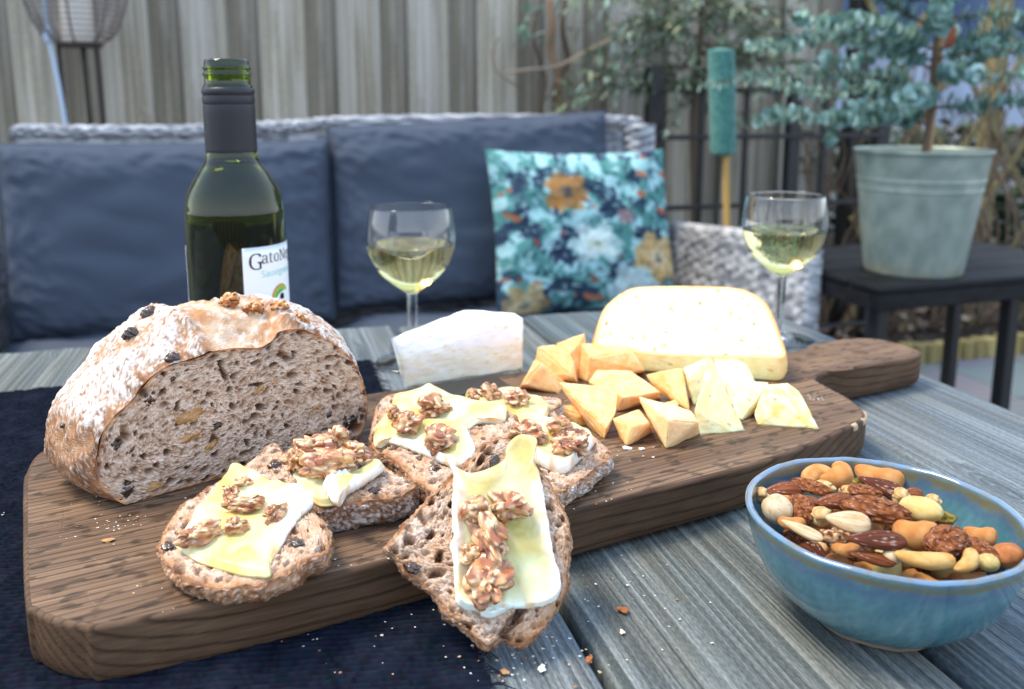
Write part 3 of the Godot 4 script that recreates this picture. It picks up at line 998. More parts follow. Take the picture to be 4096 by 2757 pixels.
func build_board():
	var o := thing("cutting_board", "thick brown wooden cutting board with a handle at its far end", "cutting board", Vector3(0, 0, -0.48), 0.48869)
	var outline := smooth_outline(PackedVector2Array([Vector2(-0.2307, -0.1114), Vector2(-0.2455, -0.1022), Vector2(-0.2510, -0.0784), Vector2(-0.2521, -0.0550), Vector2(-0.2494, 0.0545), Vector2(-0.2461, 0.0693), Vector2(-0.2394, 0.0800), Vector2(-0.2300, 0.0887), Vector2(-0.2175, 0.0939), Vector2(-0.1490, 0.0988), Vector2(-0.0201, 0.0980), Vector2(0.0916, 0.0974), Vector2(0.1400, 0.0926), Vector2(0.1731, 0.0860), Vector2(0.1978, 0.0807), Vector2(0.2119, 0.0743), Vector2(0.2187, 0.0663), Vector2(0.2281, 0.0467), Vector2(0.2333, 0.0264), Vector2(0.2403, 0.0071), Vector2(0.2583, -0.0001), Vector2(0.2809, 0.0023), Vector2(0.3257, 0.0037), Vector2(0.3551, 0.0031), Vector2(0.3665, -0.0056), Vector2(0.3698, -0.0313), Vector2(0.3653, -0.0445), Vector2(0.3539, -0.0535), Vector2(0.3335, -0.0579), Vector2(0.2933, -0.0508), Vector2(0.2677, -0.0485), Vector2(0.2410, -0.0485), Vector2(0.2253, -0.0659), Vector2(0.2046, -0.0973), Vector2(0.1672, -0.1014), Vector2(0.1108, -0.1019), Vector2(-0.0532, -0.1110), Vector2(-0.1653, -0.1151), Vector2(-0.2105, -0.1153)]), 1500)
	board_plan = outline
	board_place = o.transform
	# top: one flat polygon with the hanging hole cut out
	var inner := PackedVector2Array()
	var n := outline.size()
	for i in range(0, n, 3):
		var along := (outline[(i + 3) % n] - outline[(i + n - 3) % n]).normalized()
		inner.append(outline[i] - Vector2(along.y, -along.x) * 0.0022 * signf(Vector2(along.y, -along.x).dot(outline[i] - middle(outline))))
	var hole: Vector2 = Vector2(0.3207, -0.0239)
	var keyhole := inner.duplicate()
	var start := 0
	for i in inner.size():
		if inner[i].distance_to(hole) < inner[start].distance_to(hole): start = i
	var poly := PackedVector2Array()
	for i in inner.size() + 1: poly.append(inner[(start + i) % inner.size()])
	poly[poly.size() - 1] += Vector2(0.00002, 0.00002)
	var cw := Geometry2D.is_polygon_clockwise(inner)
	var base := (inner[start] - hole).angle()
	for k in 33:
		var an := base + TAU * k / 32.0 * (-1.0 if cw else 1.0) + (0.0005 if k == 32 else 0.0)
		poly.append(hole + Vector2(cos(an), sin(an)) * 0.0065)
	var tri := Geometry2D.triangulate_polygon(poly)
	var v := PackedVector3Array()
	var uv := PackedVector2Array()
	for p in poly:
		v.append(Vector3(p.x, BOARD_TOP, p.y))
		uv.append(Vector2((p.x + 0.31) / 0.70, (p.y + 0.15) / 0.30))
	var w := 2048
	var h := 900
	var fine := streaks(h, w, 44, 0.14, 5)
	var broad := streaks(h, w, 8, 0.010, 6)
	var spot := streaks(h, w, 2, 0.03, 9)
	var rgb := PackedByteArray()
	var high := PackedByteArray()
	rgb.resize(w * h * 3)
	high.resize(w * h)
	for j in h:
		var y := float(j) / h * 0.30 - 0.15
		for i in w:
			var x := float(i) / w * 0.70 - 0.31
			var q := i * h + j
			var k := j * w + i
			board_wood(x, y, BOARD_TOP, fine[q] / 255.0, broad[q] / 255.0)
			var dark := 1.0 - 0.30 * smoothstep(0.60, 0.80, spot[q] / 255.0)
			rgb[k * 3] = int(clampf(cc.r * dark, 0, 1) * 255)
			rgb[k * 3 + 1] = int(clampf(cc.g * dark, 0, 1) * 255)
			rgb[k * 3 + 2] = int(clampf(cc.b * dark, 0, 1) * 255)
			high[k] = int(clampf(0.15 + cc.r * 1.2, 0, 1) * 255)
	# knife scars
	for q in 90:
		var a := Vector2(R(0.03, 0.75) * w, R(0.25, 0.75) * h)
		var dir := Vector2.from_angle(R(0.7, 2.2))
		var long := int(R(15, 90))
		var pale := R(-0.25, 0.30)
		for s in long:
			var p := a + dir * s
			var k := (int(p.y) * w + int(p.x)) * 3
			if k < 0 or k + 2 >= rgb.size(): continue
			for c in 3: rgb[k + c] = int(clampf(rgb[k + c] * (1.0 + pale * sin(PI * s / long)), 0, 255))
			high[k / 3] = int(high[k / 3] * 0.75)
	var tex := [ImageTexture.create_from_image(Image.create_from_data(w, h, false, Image.FORMAT_RGB8, rgb)), ImageTexture.create_from_image(Image.create_from_data(w, h, false, Image.FORMAT_L8, high))]
	obj("top", shell(v, tri, PackedColorArray(), uv, Vector3.UP), textured(tex, 0.55, 0.05), o)
	var c := middle(outline)
	var side := vmat(0.6, 0.3)
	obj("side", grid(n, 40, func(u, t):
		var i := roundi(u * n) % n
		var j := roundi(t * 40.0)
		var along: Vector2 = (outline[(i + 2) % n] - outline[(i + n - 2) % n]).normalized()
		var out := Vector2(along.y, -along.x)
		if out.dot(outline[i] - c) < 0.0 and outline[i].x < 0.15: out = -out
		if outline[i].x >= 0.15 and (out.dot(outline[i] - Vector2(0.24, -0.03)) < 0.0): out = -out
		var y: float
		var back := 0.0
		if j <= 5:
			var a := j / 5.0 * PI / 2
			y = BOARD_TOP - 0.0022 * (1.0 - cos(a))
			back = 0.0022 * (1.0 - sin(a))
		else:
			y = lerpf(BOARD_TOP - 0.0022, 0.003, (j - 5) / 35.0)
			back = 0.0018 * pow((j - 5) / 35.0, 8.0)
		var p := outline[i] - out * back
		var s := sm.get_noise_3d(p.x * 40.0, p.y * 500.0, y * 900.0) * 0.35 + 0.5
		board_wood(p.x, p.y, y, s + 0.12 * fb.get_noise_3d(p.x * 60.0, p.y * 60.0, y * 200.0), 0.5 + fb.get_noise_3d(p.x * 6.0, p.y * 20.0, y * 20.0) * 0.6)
		cc = cc.srgb_to_linear() * Color(0.62, 0.59, 0.57)  # darkens the side wood all round: its shade is painted into the colour
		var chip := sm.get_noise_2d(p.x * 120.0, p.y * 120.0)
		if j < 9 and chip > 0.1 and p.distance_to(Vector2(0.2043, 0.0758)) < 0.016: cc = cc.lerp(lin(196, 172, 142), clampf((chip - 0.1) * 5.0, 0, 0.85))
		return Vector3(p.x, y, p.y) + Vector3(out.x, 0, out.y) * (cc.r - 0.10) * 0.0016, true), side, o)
	obj("hole_wall", grid(32, 2, func(u, t):
		cc = lin(62, 46, 36)
		return Vector3(hole.x + cos(u * TAU) * 0.0065, BOARD_TOP - 0.02 * t, hole.y + sin(u * TAU) * 0.0065), true, Vector3.ZERO), side, o)

# ---------------------------------------------------------------- glass and wine
func build_drinks():
	glass_of_wine(Vector3(-0.0843, 0.0000, -0.7098), "stemmed glass of white wine beside the bottle, behind the white cheese wedge", 1.0)
	glass_of_wine(Vector3(0.2479, 0.0000, -0.7769), "stemmed glass of white wine at the table corner, behind the big herb cheese", 1.02)
	bottle()

func glass_of_wine(at: Vector3, label: String, size: float):
	var g := thing("wine_glass", label, "wine glass", at, 0.0, "glasses of white wine on the table")
	var k := size
	var outer := PackedVector2Array([Vector2(0.0305, 0.0009), Vector2(0.0318, 0.0016), Vector2(0.030, 0.0030), Vector2(0.018, 0.0052), Vector2(0.0075, 0.009), Vector2(0.0045, 0.016), Vector2(0.0042, 0.032), Vector2(0.0043, 0.0585), Vector2(0.0062, 0.0625), Vector2(0.0150, 0.0690), Vector2(0.0262, 0.0790), Vector2(0.0335, 0.0910), Vector2(0.0368, 0.1040), Vector2(0.0366, 0.1150), Vector2(0.0347, 0.1280), Vector2(0.0333, 0.1340)])
	var inner := PackedVector2Array([Vector2(0.0323, 0.1340), Vector2(0.0337, 0.1278), Vector2(0.0355, 0.1150), Vector2(0.0356, 0.1040), Vector2(0.0323, 0.0918), Vector2(0.0250, 0.0803), Vector2(0.0140, 0.0712), Vector2(0.0045, 0.0668), Vector2(0.0, 0.0662)])
	var prof := PackedVector2Array([Vector2(0.0, 0.0015), Vector2(0.020, 0.0012)])
	prof.append_array(smooth_profile(outer, 4))
	prof.append(Vector2(0.0331, 0.1347))
	prof.append(Vector2(0.0326, 0.1347))
	prof.append_array(smooth_profile(inner, 4))
	for i in prof.size(): prof[i] *= k
	obj("goblet", lathe(prof, 72), M.glass, g)
	# the wine just fills into the wall of the glass
	var wine := PackedVector2Array([Vector2(0.0, 0.0660), Vector2(0.0050, 0.0667), Vector2(0.0145, 0.0710), Vector2(0.0255, 0.0802), Vector2(0.0327, 0.0916), Vector2(0.0358, 0.1030), Vector2(0.0356, 0.1033), Vector2(0.0340, 0.1031), Vector2(0.0, 0.1030)])
	var wp := PackedVector2Array()
	for p in wine: wp.append(p * k)
	obj("wine", lathe(wp, 72), glass(0.98, 0.94, 0.70, 0.0333), g)

func bottle():
	var b := thing("wine_bottle", "small dark green wine bottle without its cap, behind the loaf", "wine bottle", Vector3(-0.1855, -0.0000, -0.5737), 0.0)
	var prof := PackedVector2Array([Vector2(0.0, 0.004), Vector2(0.024, 0.002), Vector2(0.030, 0.0015), Vector2(0.0322, 0.006), Vector2(0.0322, 0.06), Vector2(0.0322, 0.10), Vector2(0.0322, 0.143), Vector2(0.0318, 0.150), Vector2(0.0304, 0.158), Vector2(0.0272, 0.166), Vector2(0.0222, 0.174), Vector2(0.0180, 0.1805), Vector2(0.0164, 0.186), Vector2(0.0157, 0.192)])
	var out := smooth_profile(prof, 5)
	for p in [[0.0157, 0.2262], [0.0, 0.2262], [0.0, 0.1835]]: out.append(Vector2(p[0], p[1]))
	for p in [[0.0080, 0.1830], [0.0140, 0.1805], [0.0200, 0.172], [0.0270, 0.159], [0.0292, 0.148], [0.0295, 0.136], [0.0295, 0.04], [0.0295, 0.009], [0.0260, 0.006], [0.0, 0.009]]: out.append(Vector2(p[0], p[1]))
	obj("body", lathe(out, 96), glass(0.40, 0.46, 0.08), b)
	out = PackedVector2Array([Vector2(0.0105, 0.2268), Vector2(0.0152, 0.2268)])
	for p in [[0.0157, 0.227], [0.0152, 0.2265], [0.0158, 0.2275], [0.0158, 0.2295], [0.0152, 0.2305], [0.0147, 0.2315], [0.0146, 0.2362], [0.0153, 0.2366], [0.0153, 0.2380], [0.0145, 0.2388], [0.0144, 0.2400], [0.0152, 0.2408], [0.0152, 0.2420], [0.0143, 0.2428], [0.0141, 0.2458], [0.0134, 0.2470], [0.0118, 0.2472], [0.0108, 0.2465]]: out.append(Vector2(p[0], p[1]))
	out.append(Vector2(0.0105, 0.24))
	out.append(Vector2(0.0105, 0.2268))
	obj("mouth", lathe(out, 96), glass(0.52, 0.62, 0.08), b)
	var sleeve := paint(42, 44, 50, 0.42, 0.5)
	sleeve.metallic = 0.35
	var sl := smooth_profile(PackedVector2Array([Vector2(0.0150, 0.1878), Vector2(0.0164, 0.1878), Vector2(0.0165, 0.193), Vector2(0.0164, 0.2175)]), 4)
	for p in [[0.0160, 0.2180], [0.0160, 0.2186], [0.0165, 0.2190], [0.0165, 0.2228], [0.0160, 0.2236], [0.0162, 0.2244], [0.0167, 0.2254], [0.0167, 0.2272], [0.0162, 0.2288], [0.0150, 0.2292]]: sl.append(Vector2(p[0], p[1]))
	obj("cap_sleeve", lathe(sl, 72), sleeve, b)
	# labels: bent sheets a little proud of the glass
	var white := paint(238, 241, 243, 0.5, 0.4)
	var to_eye := atan2(0.560, 0.158)   # direction from the bottle to the photographer, seen from above
	var sheet := func(a0: float, a1: float, y0: float, y1: float) -> ArrayMesh:
		return grid(40, 30, func(u, v):
			var inside: bool = v > 0.5
			var an: float = to_eye - lerpf(a0, a1, u)
			var w: float = 1.0 - absf(v * 2.0 - 1.0) if false else (v * 2.0 if not inside else 2.0 - v * 2.0)
			var r := 0.0324 if inside else 0.0326
			cc = Color.WHITE
			return Vector3(cos(an) * r, lerpf(y0, y1, w), sin(an) * r))
	var face := obj("front_label", sheet.call(deg_to_rad(7.0), deg_to_rad(150.0), 0.035, 0.1275), white, b)
	obj("back_label", sheet.call(deg_to_rad(-160.0), deg_to_rad(-79.0), 0.035, 0.1265), white, b)
	bent_text(face, "G", "Droid Serif", 0.0105, to_eye, 14.0, 0.1128, paint(52, 48, 58, 0.5))
	bent_text(face, "atoNegro", "Droid Serif", 0.0074, to_eye, 29.0, 0.1138, paint(84, 84, 92, 0.5))
	bent_text(face, "Sauvignon Blanc", "Droid Sans", 0.0044, to_eye, 28.0, 0.1058, paint(150, 214, 208, 0.5))
	# emblem: a green and rust leaf-shaped arc over a dark shape
	var arc := func(an0: float, an1: float, r0: float, fat: float, c0: Color, c1: Color) -> ArrayMesh:
		return grid(26, 8, func(u, v):
			var t: float = lerpf(an0, an1, u)
			var wide := fat * sin(PI * clampf(u, 0.02, 0.98))
			var q: Vector2 = Vector2(cos(t), sin(t)) * (r0 + (v - 0.5) * wide)
			cc = c0.lerp(c1, smoothstep(0.2, 0.9, v + (0.5 - u) * 0.4))
			var an: float = to_eye - deg_to_rad(57.0) - q.x / 0.0327
			return Vector3(cos(an) * 0.0328, 0.0895 + q.y, sin(an) * 0.0328), false, Vector3(0.3, 0, 1)) if true else null
	var ink := vmat(0.5, 0.4)
	obj("emblem", arc.call(deg_to_rad(185.0), deg_to_rad(35.0), 0.0088, 0.0052, lin(120, 196, 70), lin(196, 140, 84)), ink, face)
	obj("emblem", arc.call(deg_to_rad(170.0), deg_to_rad(60.0), 0.0066, 0.0026, lin(70, 150, 70), lin(90, 170, 80)), ink, face)
	obj("emblem", arc.call(deg_to_rad(150.0), deg_to_rad(10.0), 0.0022, 0.0050, lin(24, 24, 28), lin(30, 30, 34)), ink, face)

func bent_text(b: Node3D, text: String, font_name: String, high: float, to_eye: float, left: float, y: float, mat: Material):
	var f := SystemFont.new()
	f.font_names = PackedStringArray([font_name])
	var t := TextMesh.new()
	t.text = text
	t.font = f
	t.font_size = 64
	t.pixel_size = 0.001
	t.depth = 0.0
	t.curve_step = 1.0
	t.horizontal_alignment = HORIZONTAL_ALIGNMENT_LEFT
	var arr := t.get_mesh_arrays()
	var v: PackedVector3Array = arr[Mesh.ARRAY_VERTEX]
	var lo := Vector3.ONE * 1e9
	for p in v: lo = lo.min(p)
	var k := high / 0.046
	for i in v.size():
		var an := to_eye - deg_to_rad(left) - (v[i].x - lo.x) * k / 0.0327
		v[i] = Vector3(cos(an) * 0.0328, y + (v[i].y - lo.y) * k, sin(an) * 0.0328)
	var idx: PackedInt32Array = arr[Mesh.ARRAY_INDEX] if arr[Mesh.ARRAY_INDEX] != null else PackedInt32Array(range(v.size()))
	obj("lettering", shell(v, idx, PackedColorArray(), PackedVector2Array(), Vector3(0.4, 0, 1)), mat, b)

# ---------------------------------------------------------------- loaf
func build_loaf():
	var at := []
	at.assign(loaf_shape(Transform3D(Vector3(0.7796, 0.0000, -0.6263), Vector3(0.0000, 1.0000, 0.0000), Vector3(0.6263, -0.0000, 0.7796), Vector3(-0.1378, 0.0270, -0.4318)), PackedVector2Array([Vector2(-0.0631, -0.0000), Vector2(-0.0546, 0.0000), Vector2(-0.0443, 0.0007), Vector2(-0.0269, 0.0005), Vector2(0.0064, 0.0008), Vector2(0.0420, -0.0009), Vector2(0.0592, 0.0005), Vector2(0.0658, 0.0072), Vector2(0.0694, 0.0183), Vector2(0.0671, 0.0325), Vector2(0.0618, 0.0462), Vector2(0.0536, 0.0570), Vector2(0.0403, 0.0672), Vector2(0.0272, 0.0730), Vector2(0.0178, 0.0731), Vector2(0.0151, 0.0703), Vector2(0.0074, 0.0663), Vector2(-0.0063, 0.0685), Vector2(-0.0180, 0.0689), Vector2(-0.0250, 0.0671), Vector2(-0.0399, 0.0653), Vector2(-0.0488, 0.0609), Vector2(-0.0578, 0.0521), Vector2(-0.0666, 0.0450), Vector2(-0.0718, 0.0387), Vector2(-0.0744, 0.0303), Vector2(-0.0764, 0.0218), Vector2(-0.0751, 0.0130), Vector2(-0.0702, 0.0057)])))
	var o := thing("walnut_loaf", "half round brown walnut loaf dusted with flour, its cut face to the front", "bread loaf")
	o.transform = at[0]
	var ring := smooth_outline(at[1], 330)
	var hull := smooth_outline(PackedVector2Array([Vector2(-0.0631, -0.0000), Vector2(-0.0546, 0.0000), Vector2(-0.0443, 0.0007), Vector2(-0.0269, 0.0005), Vector2(0.0064, 0.0008), Vector2(0.0420, -0.0009), Vector2(0.0592, 0.0005), Vector2(0.0658, 0.0072), Vector2(0.0694, 0.0183), Vector2(0.0671, 0.0325), Vector2(0.0618, 0.0466), Vector2(0.0537, 0.0587), Vector2(0.0403, 0.0693), Vector2(0.0277, 0.0748), Vector2(0.0187, 0.0753), Vector2(0.0154, 0.0758), Vector2(0.0080, 0.0771), Vector2(-0.0057, 0.0782), Vector2(-0.0175, 0.0778), Vector2(-0.0244, 0.0762), Vector2(-0.0395, 0.0709), Vector2(-0.0485, 0.0650), Vector2(-0.0576, 0.0548), Vector2(-0.0666, 0.0450), Vector2(-0.0718, 0.0387), Vector2(-0.0744, 0.0303), Vector2(-0.0764, 0.0218), Vector2(-0.0751, 0.0130), Vector2(-0.0702, 0.0057)]), 330)
	var c := Vector2(-0.004, 0.0)
	var depth := 0.105
	obj("crust", grid(330, 120, func(u, v):
		var s: float = v
		var p: Vector2 = ring[roundi(u * 330.0) % 330].lerp(hull[roundi(u * 330.0) % 330], smoothstep(0.0, 0.24, s))
		var g := sqrt(maxf(1.0 - pow((s - 0.32) / 0.68, 2.0), 0.0)) / sqrt(1.0 - pow(0.32 / 0.68, 2.0))
		if s > 0.999: g = 0.0
		var gy := lerpf(1.0, g, 0.9)
		if s > 0.999: gy = 0.0
		var lean := Vector2(-0.009 * s, 0.0)
		var flat := p.y < 0.006
		var q := Vector2(c.x + (p.x - c.x) * g, p.y * (gy if not flat else minf(g, 1.0)))
		q += lean
		var pos := Vector3(q.x, maxf(q.y, 0.0005 + 0.004 * pow(s, 3.0)), -depth * s * (0.98 if s < 0.999 else 1.0))
		# the scored opening runs across the top: torn, floury at both lips, bare between
		var across := q.x + s * 0.030 - 0.004
		var torn := (1.0 - smoothstep(0.017, 0.024, absf(across))) * smoothstep(0.035, 0.05, q.y)
		var lip := exp(-pow((absf(across) - 0.0235) / 0.0045, 2.0)) * smoothstep(0.03, 0.05, q.y) * smoothstep(0.0, 0.06, s + 0.02)
		var left := smoothstep(0.030, -0.028, q.x + s * 0.01)
		var flour := (0.05 + 0.60 * smoothstep(0.022, 0.052, q.y)) * (0.30 + 0.70 * left) + (0.35 * smoothstep(0.02, 0.03, q.y) if across > 0.022 else 0.0)
		flour *= smoothstep(0.0, 0.10, s + 0.045 + fb.get_noise_2d(u * 40.0, 3.0) * 0.08)
		var bump := crust(pos, flour - torn * 0.75, 0.35 + 0.3 * (1.0 - smoothstep(0.0, 0.1, s)))
		if torn > 0.2: cc = cc.lerp(lin(214, 186, 158).lerp(lin(190, 142, 102), clampf(0.5 + 2.2 * fb.get_noise_3dv(pos * 45.0), 0, 1)).lerp(lin(236, 226, 214), clampf(fb.get_noise_3dv(pos * 150.0) * 2.0, 0, 0.8)), 0.75 * torn)
		var out := Vector3(p.x - c.x, p.y + 0.01, -0.03 * s).normalized()
		var knob := maxf(fb.get_noise_3dv(pos * 50.0) + 0.12, 0.0)
		bump += -0.0022 * torn + lip * (0.0016 + knob * 0.0055) + torn * fb.get_noise_3dv(pos * 60.0) * 0.0022
		if v == 0.0: bump *= 0.5
		return pos + out * bump * (1.0 if q.y > 0.004 else 0.15) * (1.0 if s < 0.999 else 0.0), true), M.food, o)
	# the cut face: crumb with real holes, a baked line under the crust
	var rim := smooth_outline(at[1], 420)
	var mid := middle(rim)
	obj("crumb", grid(420, 150, func(u, v):
		var p: Vector2 = rim[roundi(u * 420.0) % 420]
		var t := maxf(pow(v, 0.8), 0.002)
		var q := mid + (p - mid) * t
		var from_rim := (1.0 - t) * (p - mid).length()
		var deep := crumb(q.x, q.y, 3.0) * smoothstep(0.0, 0.002, from_rim)
		var baked := exp(-from_rim / 0.0014)
		cc = cc.lerp(lin(196, 134, 78).lerp(lin(120, 70, 38), clampf(0.5 + sm.get_noise_2d(u * 60.0, 2.0), 0, 1)), clampf(baked * 1.1, 0, 1))
		# the ear on the right leans out: the cut steps back a little under it
		var ear := smoothstep(0.024, 0.030, q.x) * smoothstep(0.030, 0.040, q.y)
		return Vector3(q.x, maxf(q.y, 0.0006), 0.0006 - deep + ear * 0.0012 + 0.0010 * fb.get_noise_2d(q.x * 60.0, q.y * 60.0)), true, Vector3(0, 0, 1)), M.crumb, o)
	var raisins := [Vector3(-0.0495, 0.0503, 0.0000), Vector3(-0.0663, 0.0305, 0.0000), Vector3(-0.0608, 0.0263, 0.0000), Vector3(-0.0640, 0.0058, 0.0000), Vector3(0.0582, 0.0127, 0.0000), Vector3(-0.0177, 0.0289, 0.0000), Vector3(0.0140, 0.0319, 0.0000), Vector3(0.0452, 0.0203, 0.0000), Vector3(-0.0382, 0.0583, 0.0000)]
	var rs := [0.0042, 0.0032, 0.0030, 0.0050, 0.0056, 0.0030, 0.0022, 0.0026, 0.0020]
	for k in raisins.size():
		var r := obj("raisin", raisin_mesh(k * 2.3, rs[k], rs[k] * 0.62, 0.0020), M.sticky, o)
		r.position = Vector3(raisins[k].x, raisins[k].y, -0.0010)
		r.rotation.z = R(0.2, 0.9)
	var bits := [Vector3(-0.0299, 0.0375, 0.0000), Vector3(-0.0321, 0.0268, 0.0000), Vector3(-0.0219, 0.0189, 0.0000), Vector3(0.0053, 0.0435, 0.0000), Vector3(0.0139, 0.0459, 0.0000), Vector3(0.0376, 0.0273, 0.0000), Vector3(-0.0513, 0.0052, 0.0000), Vector3(0.0292, 0.0392, 0.0000)]
	var bs := [0.0078, 0.0060, 0.0042, 0.0030, 0.0026, 0.0030, 0.0052, 0.0018]
	for k in bits.size():
		var w := obj("walnut_piece", pebble_mesh(bs[k], bs[k] * 0.42, 0.0018, lin(196, 156, 108), lin(160, 118, 76), k * 1.9, 0.22), M.food, o)
		w.position = Vector3(bits[k].x, bits[k].y, -0.0004)
		w.rotation.z = [0.25, 0.3, 0.5, 0.6, 0.0, 0.5, 0.05, 0.3][k]
	# dark fruit baked into the crust
	for q in [Vector3(-0.0354, 0.0833, -0.0391), Vector3(-0.0488, 0.0773, -0.0263), Vector3(-0.0365, 0.0677, -0.0032), Vector3(-0.0835, 0.0382, -0.0238)]:
		var big := 0.0016 + 0.0030 * fposmod(q.x * 311.0, 1.0)
		var r := obj("raisin", raisin_mesh(q.x * 90.0, big, big * 0.8, big * 0.8), M.sticky, o)
		r.position = q
	for q in [Vector3(0.0034, 0.0864, -0.0289), Vector3(0.0120, 0.0827, -0.0191), Vector3(0.0255, 0.0812, -0.0165), Vector3(0.0328, 0.0753, -0.0079)]:
		var r := obj("crust_knob", walnut_mesh(q.x * 50.0, 0.0058, 0.0044, 0.0048, 0.35), M.food, o)
		r.position = q

func loaf_shape(t: Transform3D, p: PackedVector2Array) -> Array:
	return [t, p]

# ---------------------------------------------------------------- toasts
# a slice of bread lying in the plane of t; thick below its cut face
func bread_slice(label: String, t: Transform3D, o: PackedVector2Array, thick: float, seed_: float, flour: float, fruit := [], crack := Vector2(9, 9)) -> Node3D:
	var b := thing("bread_slice", label, "bread slice", Vector3.ZERO, 0.0, "toasted slices of walnut bread with melted cheese")
	b.transform = t
	var surf := func(p: Vector2, k: float, s: float, rim: Vector2) -> Vector3:
		var out := Vector3(rim.x, 0, rim.y).normalized()
		var nib := 1.0 + 0.016 * fb.get_noise_2d(rim.x * 60.0 + seed_, rim.y * 60.0) + 0.007 * sm.get_noise_2d(rim.x * 260.0, rim.y * 260.0)
		p *= nib
		rim *= nib
		if s == 0.0:
			var from_rim := (1.0 - k) * rim.length()
			var deep := crumb(p.x, p.y, seed_) * smoothstep(0.0, 0.0015, from_rim)
			var toast := clampf(0.16 + exp(-from_rim / 0.0022) * 1.0 + 0.7 * fb.get_noise_2d(p.x * 35.0, p.y * 35.0 + seed_), 0, 1)
			cc = cc.lerp(lin(186, 134, 84), toast * 0.6).lerp(lin(128, 76, 42), exp(-from_rim / 0.0009) * 0.7)
			var gap := 0.0
			if crack.x < 5.0:
				var q := p - crack
				var line := absf(q.x - q.y * -0.55 + sm.get_noise_1d(q.y * 160.0) * 0.002)
				gap = (1.0 - smoothstep(0.0008, 0.0028, line)) * smoothstep(-0.022, -0.014, q.y)
			var edge := pow(k, 22.0) * 0.0016
			return Vector3(p.x, -deep - edge - gap * 0.009 + 0.0012 * fb.get_noise_2d(p.x * 45.0, p.y * 45.0 + seed_), p.y)
		if s < 0.0:
			cc = lin(150, 112, 86)
			return Vector3(p.x, -thick, p.y)
		var at := Vector3(rim.x, -s * thick, rim.y)
		var bump := crust(t * at, flour + (s - 0.4) * 0.25, 0.7 * (1.0 - s))
		bump += fb.get_noise_3dv(at * 320.0) * 0.0010
		return at + out * (bump + sin(PI * minf(s * 1.1, 1.0)) * 0.0012 - 0.0022 * pow(s, 6.0)) + Vector3(0, -0.0016 if s < 0.2 else 0.0, 0) * (1.0 - s * 5.0)
	obj("bread", slab(o, 300, 90, 18, surf, 0.8), M.food, b)
	for q in fruit:
		var r := obj("raisin", raisin_mesh(q.x * 77.0, 0.0030, 0.0012, 0.0022), M.sticky, b)
		r.position = t.affine_inverse() * q
		r.rotation.y = q.z * 40.0
	return b

# melted white-rind cheese on a slice; rind(p) tells 0..1 where the white edge is
func melted_cheese(label: String, t: Transform3D, o: PackedVector2Array, thick: float, seed_: float, dip: float, rind_left: float, rind_right: float, rind_front := 0.0) -> Node3D:
	var b := thing("melted_cheese", label, "melted cheese", Vector3.ZERO, 0.0, "melted white rind cheese on the toasts")
	b.transform = t
	var surf := func(p: Vector2, k: float, s: float, rim: Vector2) -> Vector3:
		var an := rim.normalized()
		var side := clampf(rind_left * smoothstep(0.55, 0.85, -an.x) + rind_right * smoothstep(0.55, 0.85, an.x) + rind_front * smoothstep(0.5, 0.85, an.y), 0, 1)
		var n := fb.get_noise_2d(p.x * 40.0, p.y * 40.0 + seed_)
		var frill := sm.get_noise_2d(rim.x * 380.0, rim.y * 380.0 + seed_)
		cc = lin(220, 207, 146).lerp(lin(204, 184, 104), clampf(0.4 + n * 1.6, 0, 1)).lerp(lin(230, 222, 182), clampf(sm.get_noise_2d(p.x * 30.0 + seed_, p.y * 30.0) * 1.2, 0, 0.7))
		var from_rim := (1.0 - k) * rim.length()
		var lip := exp(-from_rim / 0.0028)
		cc = cc.lerp(lin(252, 250, 240), clampf(lip * 1.5 * side + s * side * 2.0, 0, 1))
		var singe := smoothstep(0.25, 0.6, sm.get_noise_2d(rim.x * 130.0 + seed_, rim.y * 130.0)) * clampf(lip * 1.2 + s, 0, 1)
		cc = cc.lerp(lin(222, 160, 82), singe * 0.55)
		if s == 0.0:
			var high := thick * (0.62 + 0.38 * side * lip) - dip * (1.0 - lip) + n * 0.0009 + sm.get_noise_2d(p.x * 70.0, p.y * 70.0 - seed_) * 0.0010
			high -= pow(k, 34.0) * thick * 0.35 * (1.0 - side * 0.7)
			return Vector3(p.x, high + frill * 0.0007 * lip * side, p.y)
		if s < 0.0: return Vector3(p.x, -0.0015, p.y)
		var out := Vector3(rim.x, 0, rim.y).normalized()
		var top := thick * (0.62 + 0.38 * side) - thick * 0.35 * (1.0 - side * 0.7)
		return Vector3(rim.x, lerpf(top, -0.0015, s), rim.y) + out * (sin(PI * s) * 0.0014 + frill * 0.0006 * side)
	obj("cheese", slab(o, 200, 46, 8, surf, 0.75), M.melt, b)
	return b

func walnut(label: String, at: Vector3, sx: float, sy: float, sz: float, turn: float, tilt: float, seed_: float, skin: float):
	var o := obj("walnut_piece", walnut_mesh(seed_, sx, sy, sz, skin), M.sticky)
	tag(o, label, "walnut", "walnut pieces on the toasts")
	o.position = at
	o.rotation = Vector3(tilt, turn, 0)

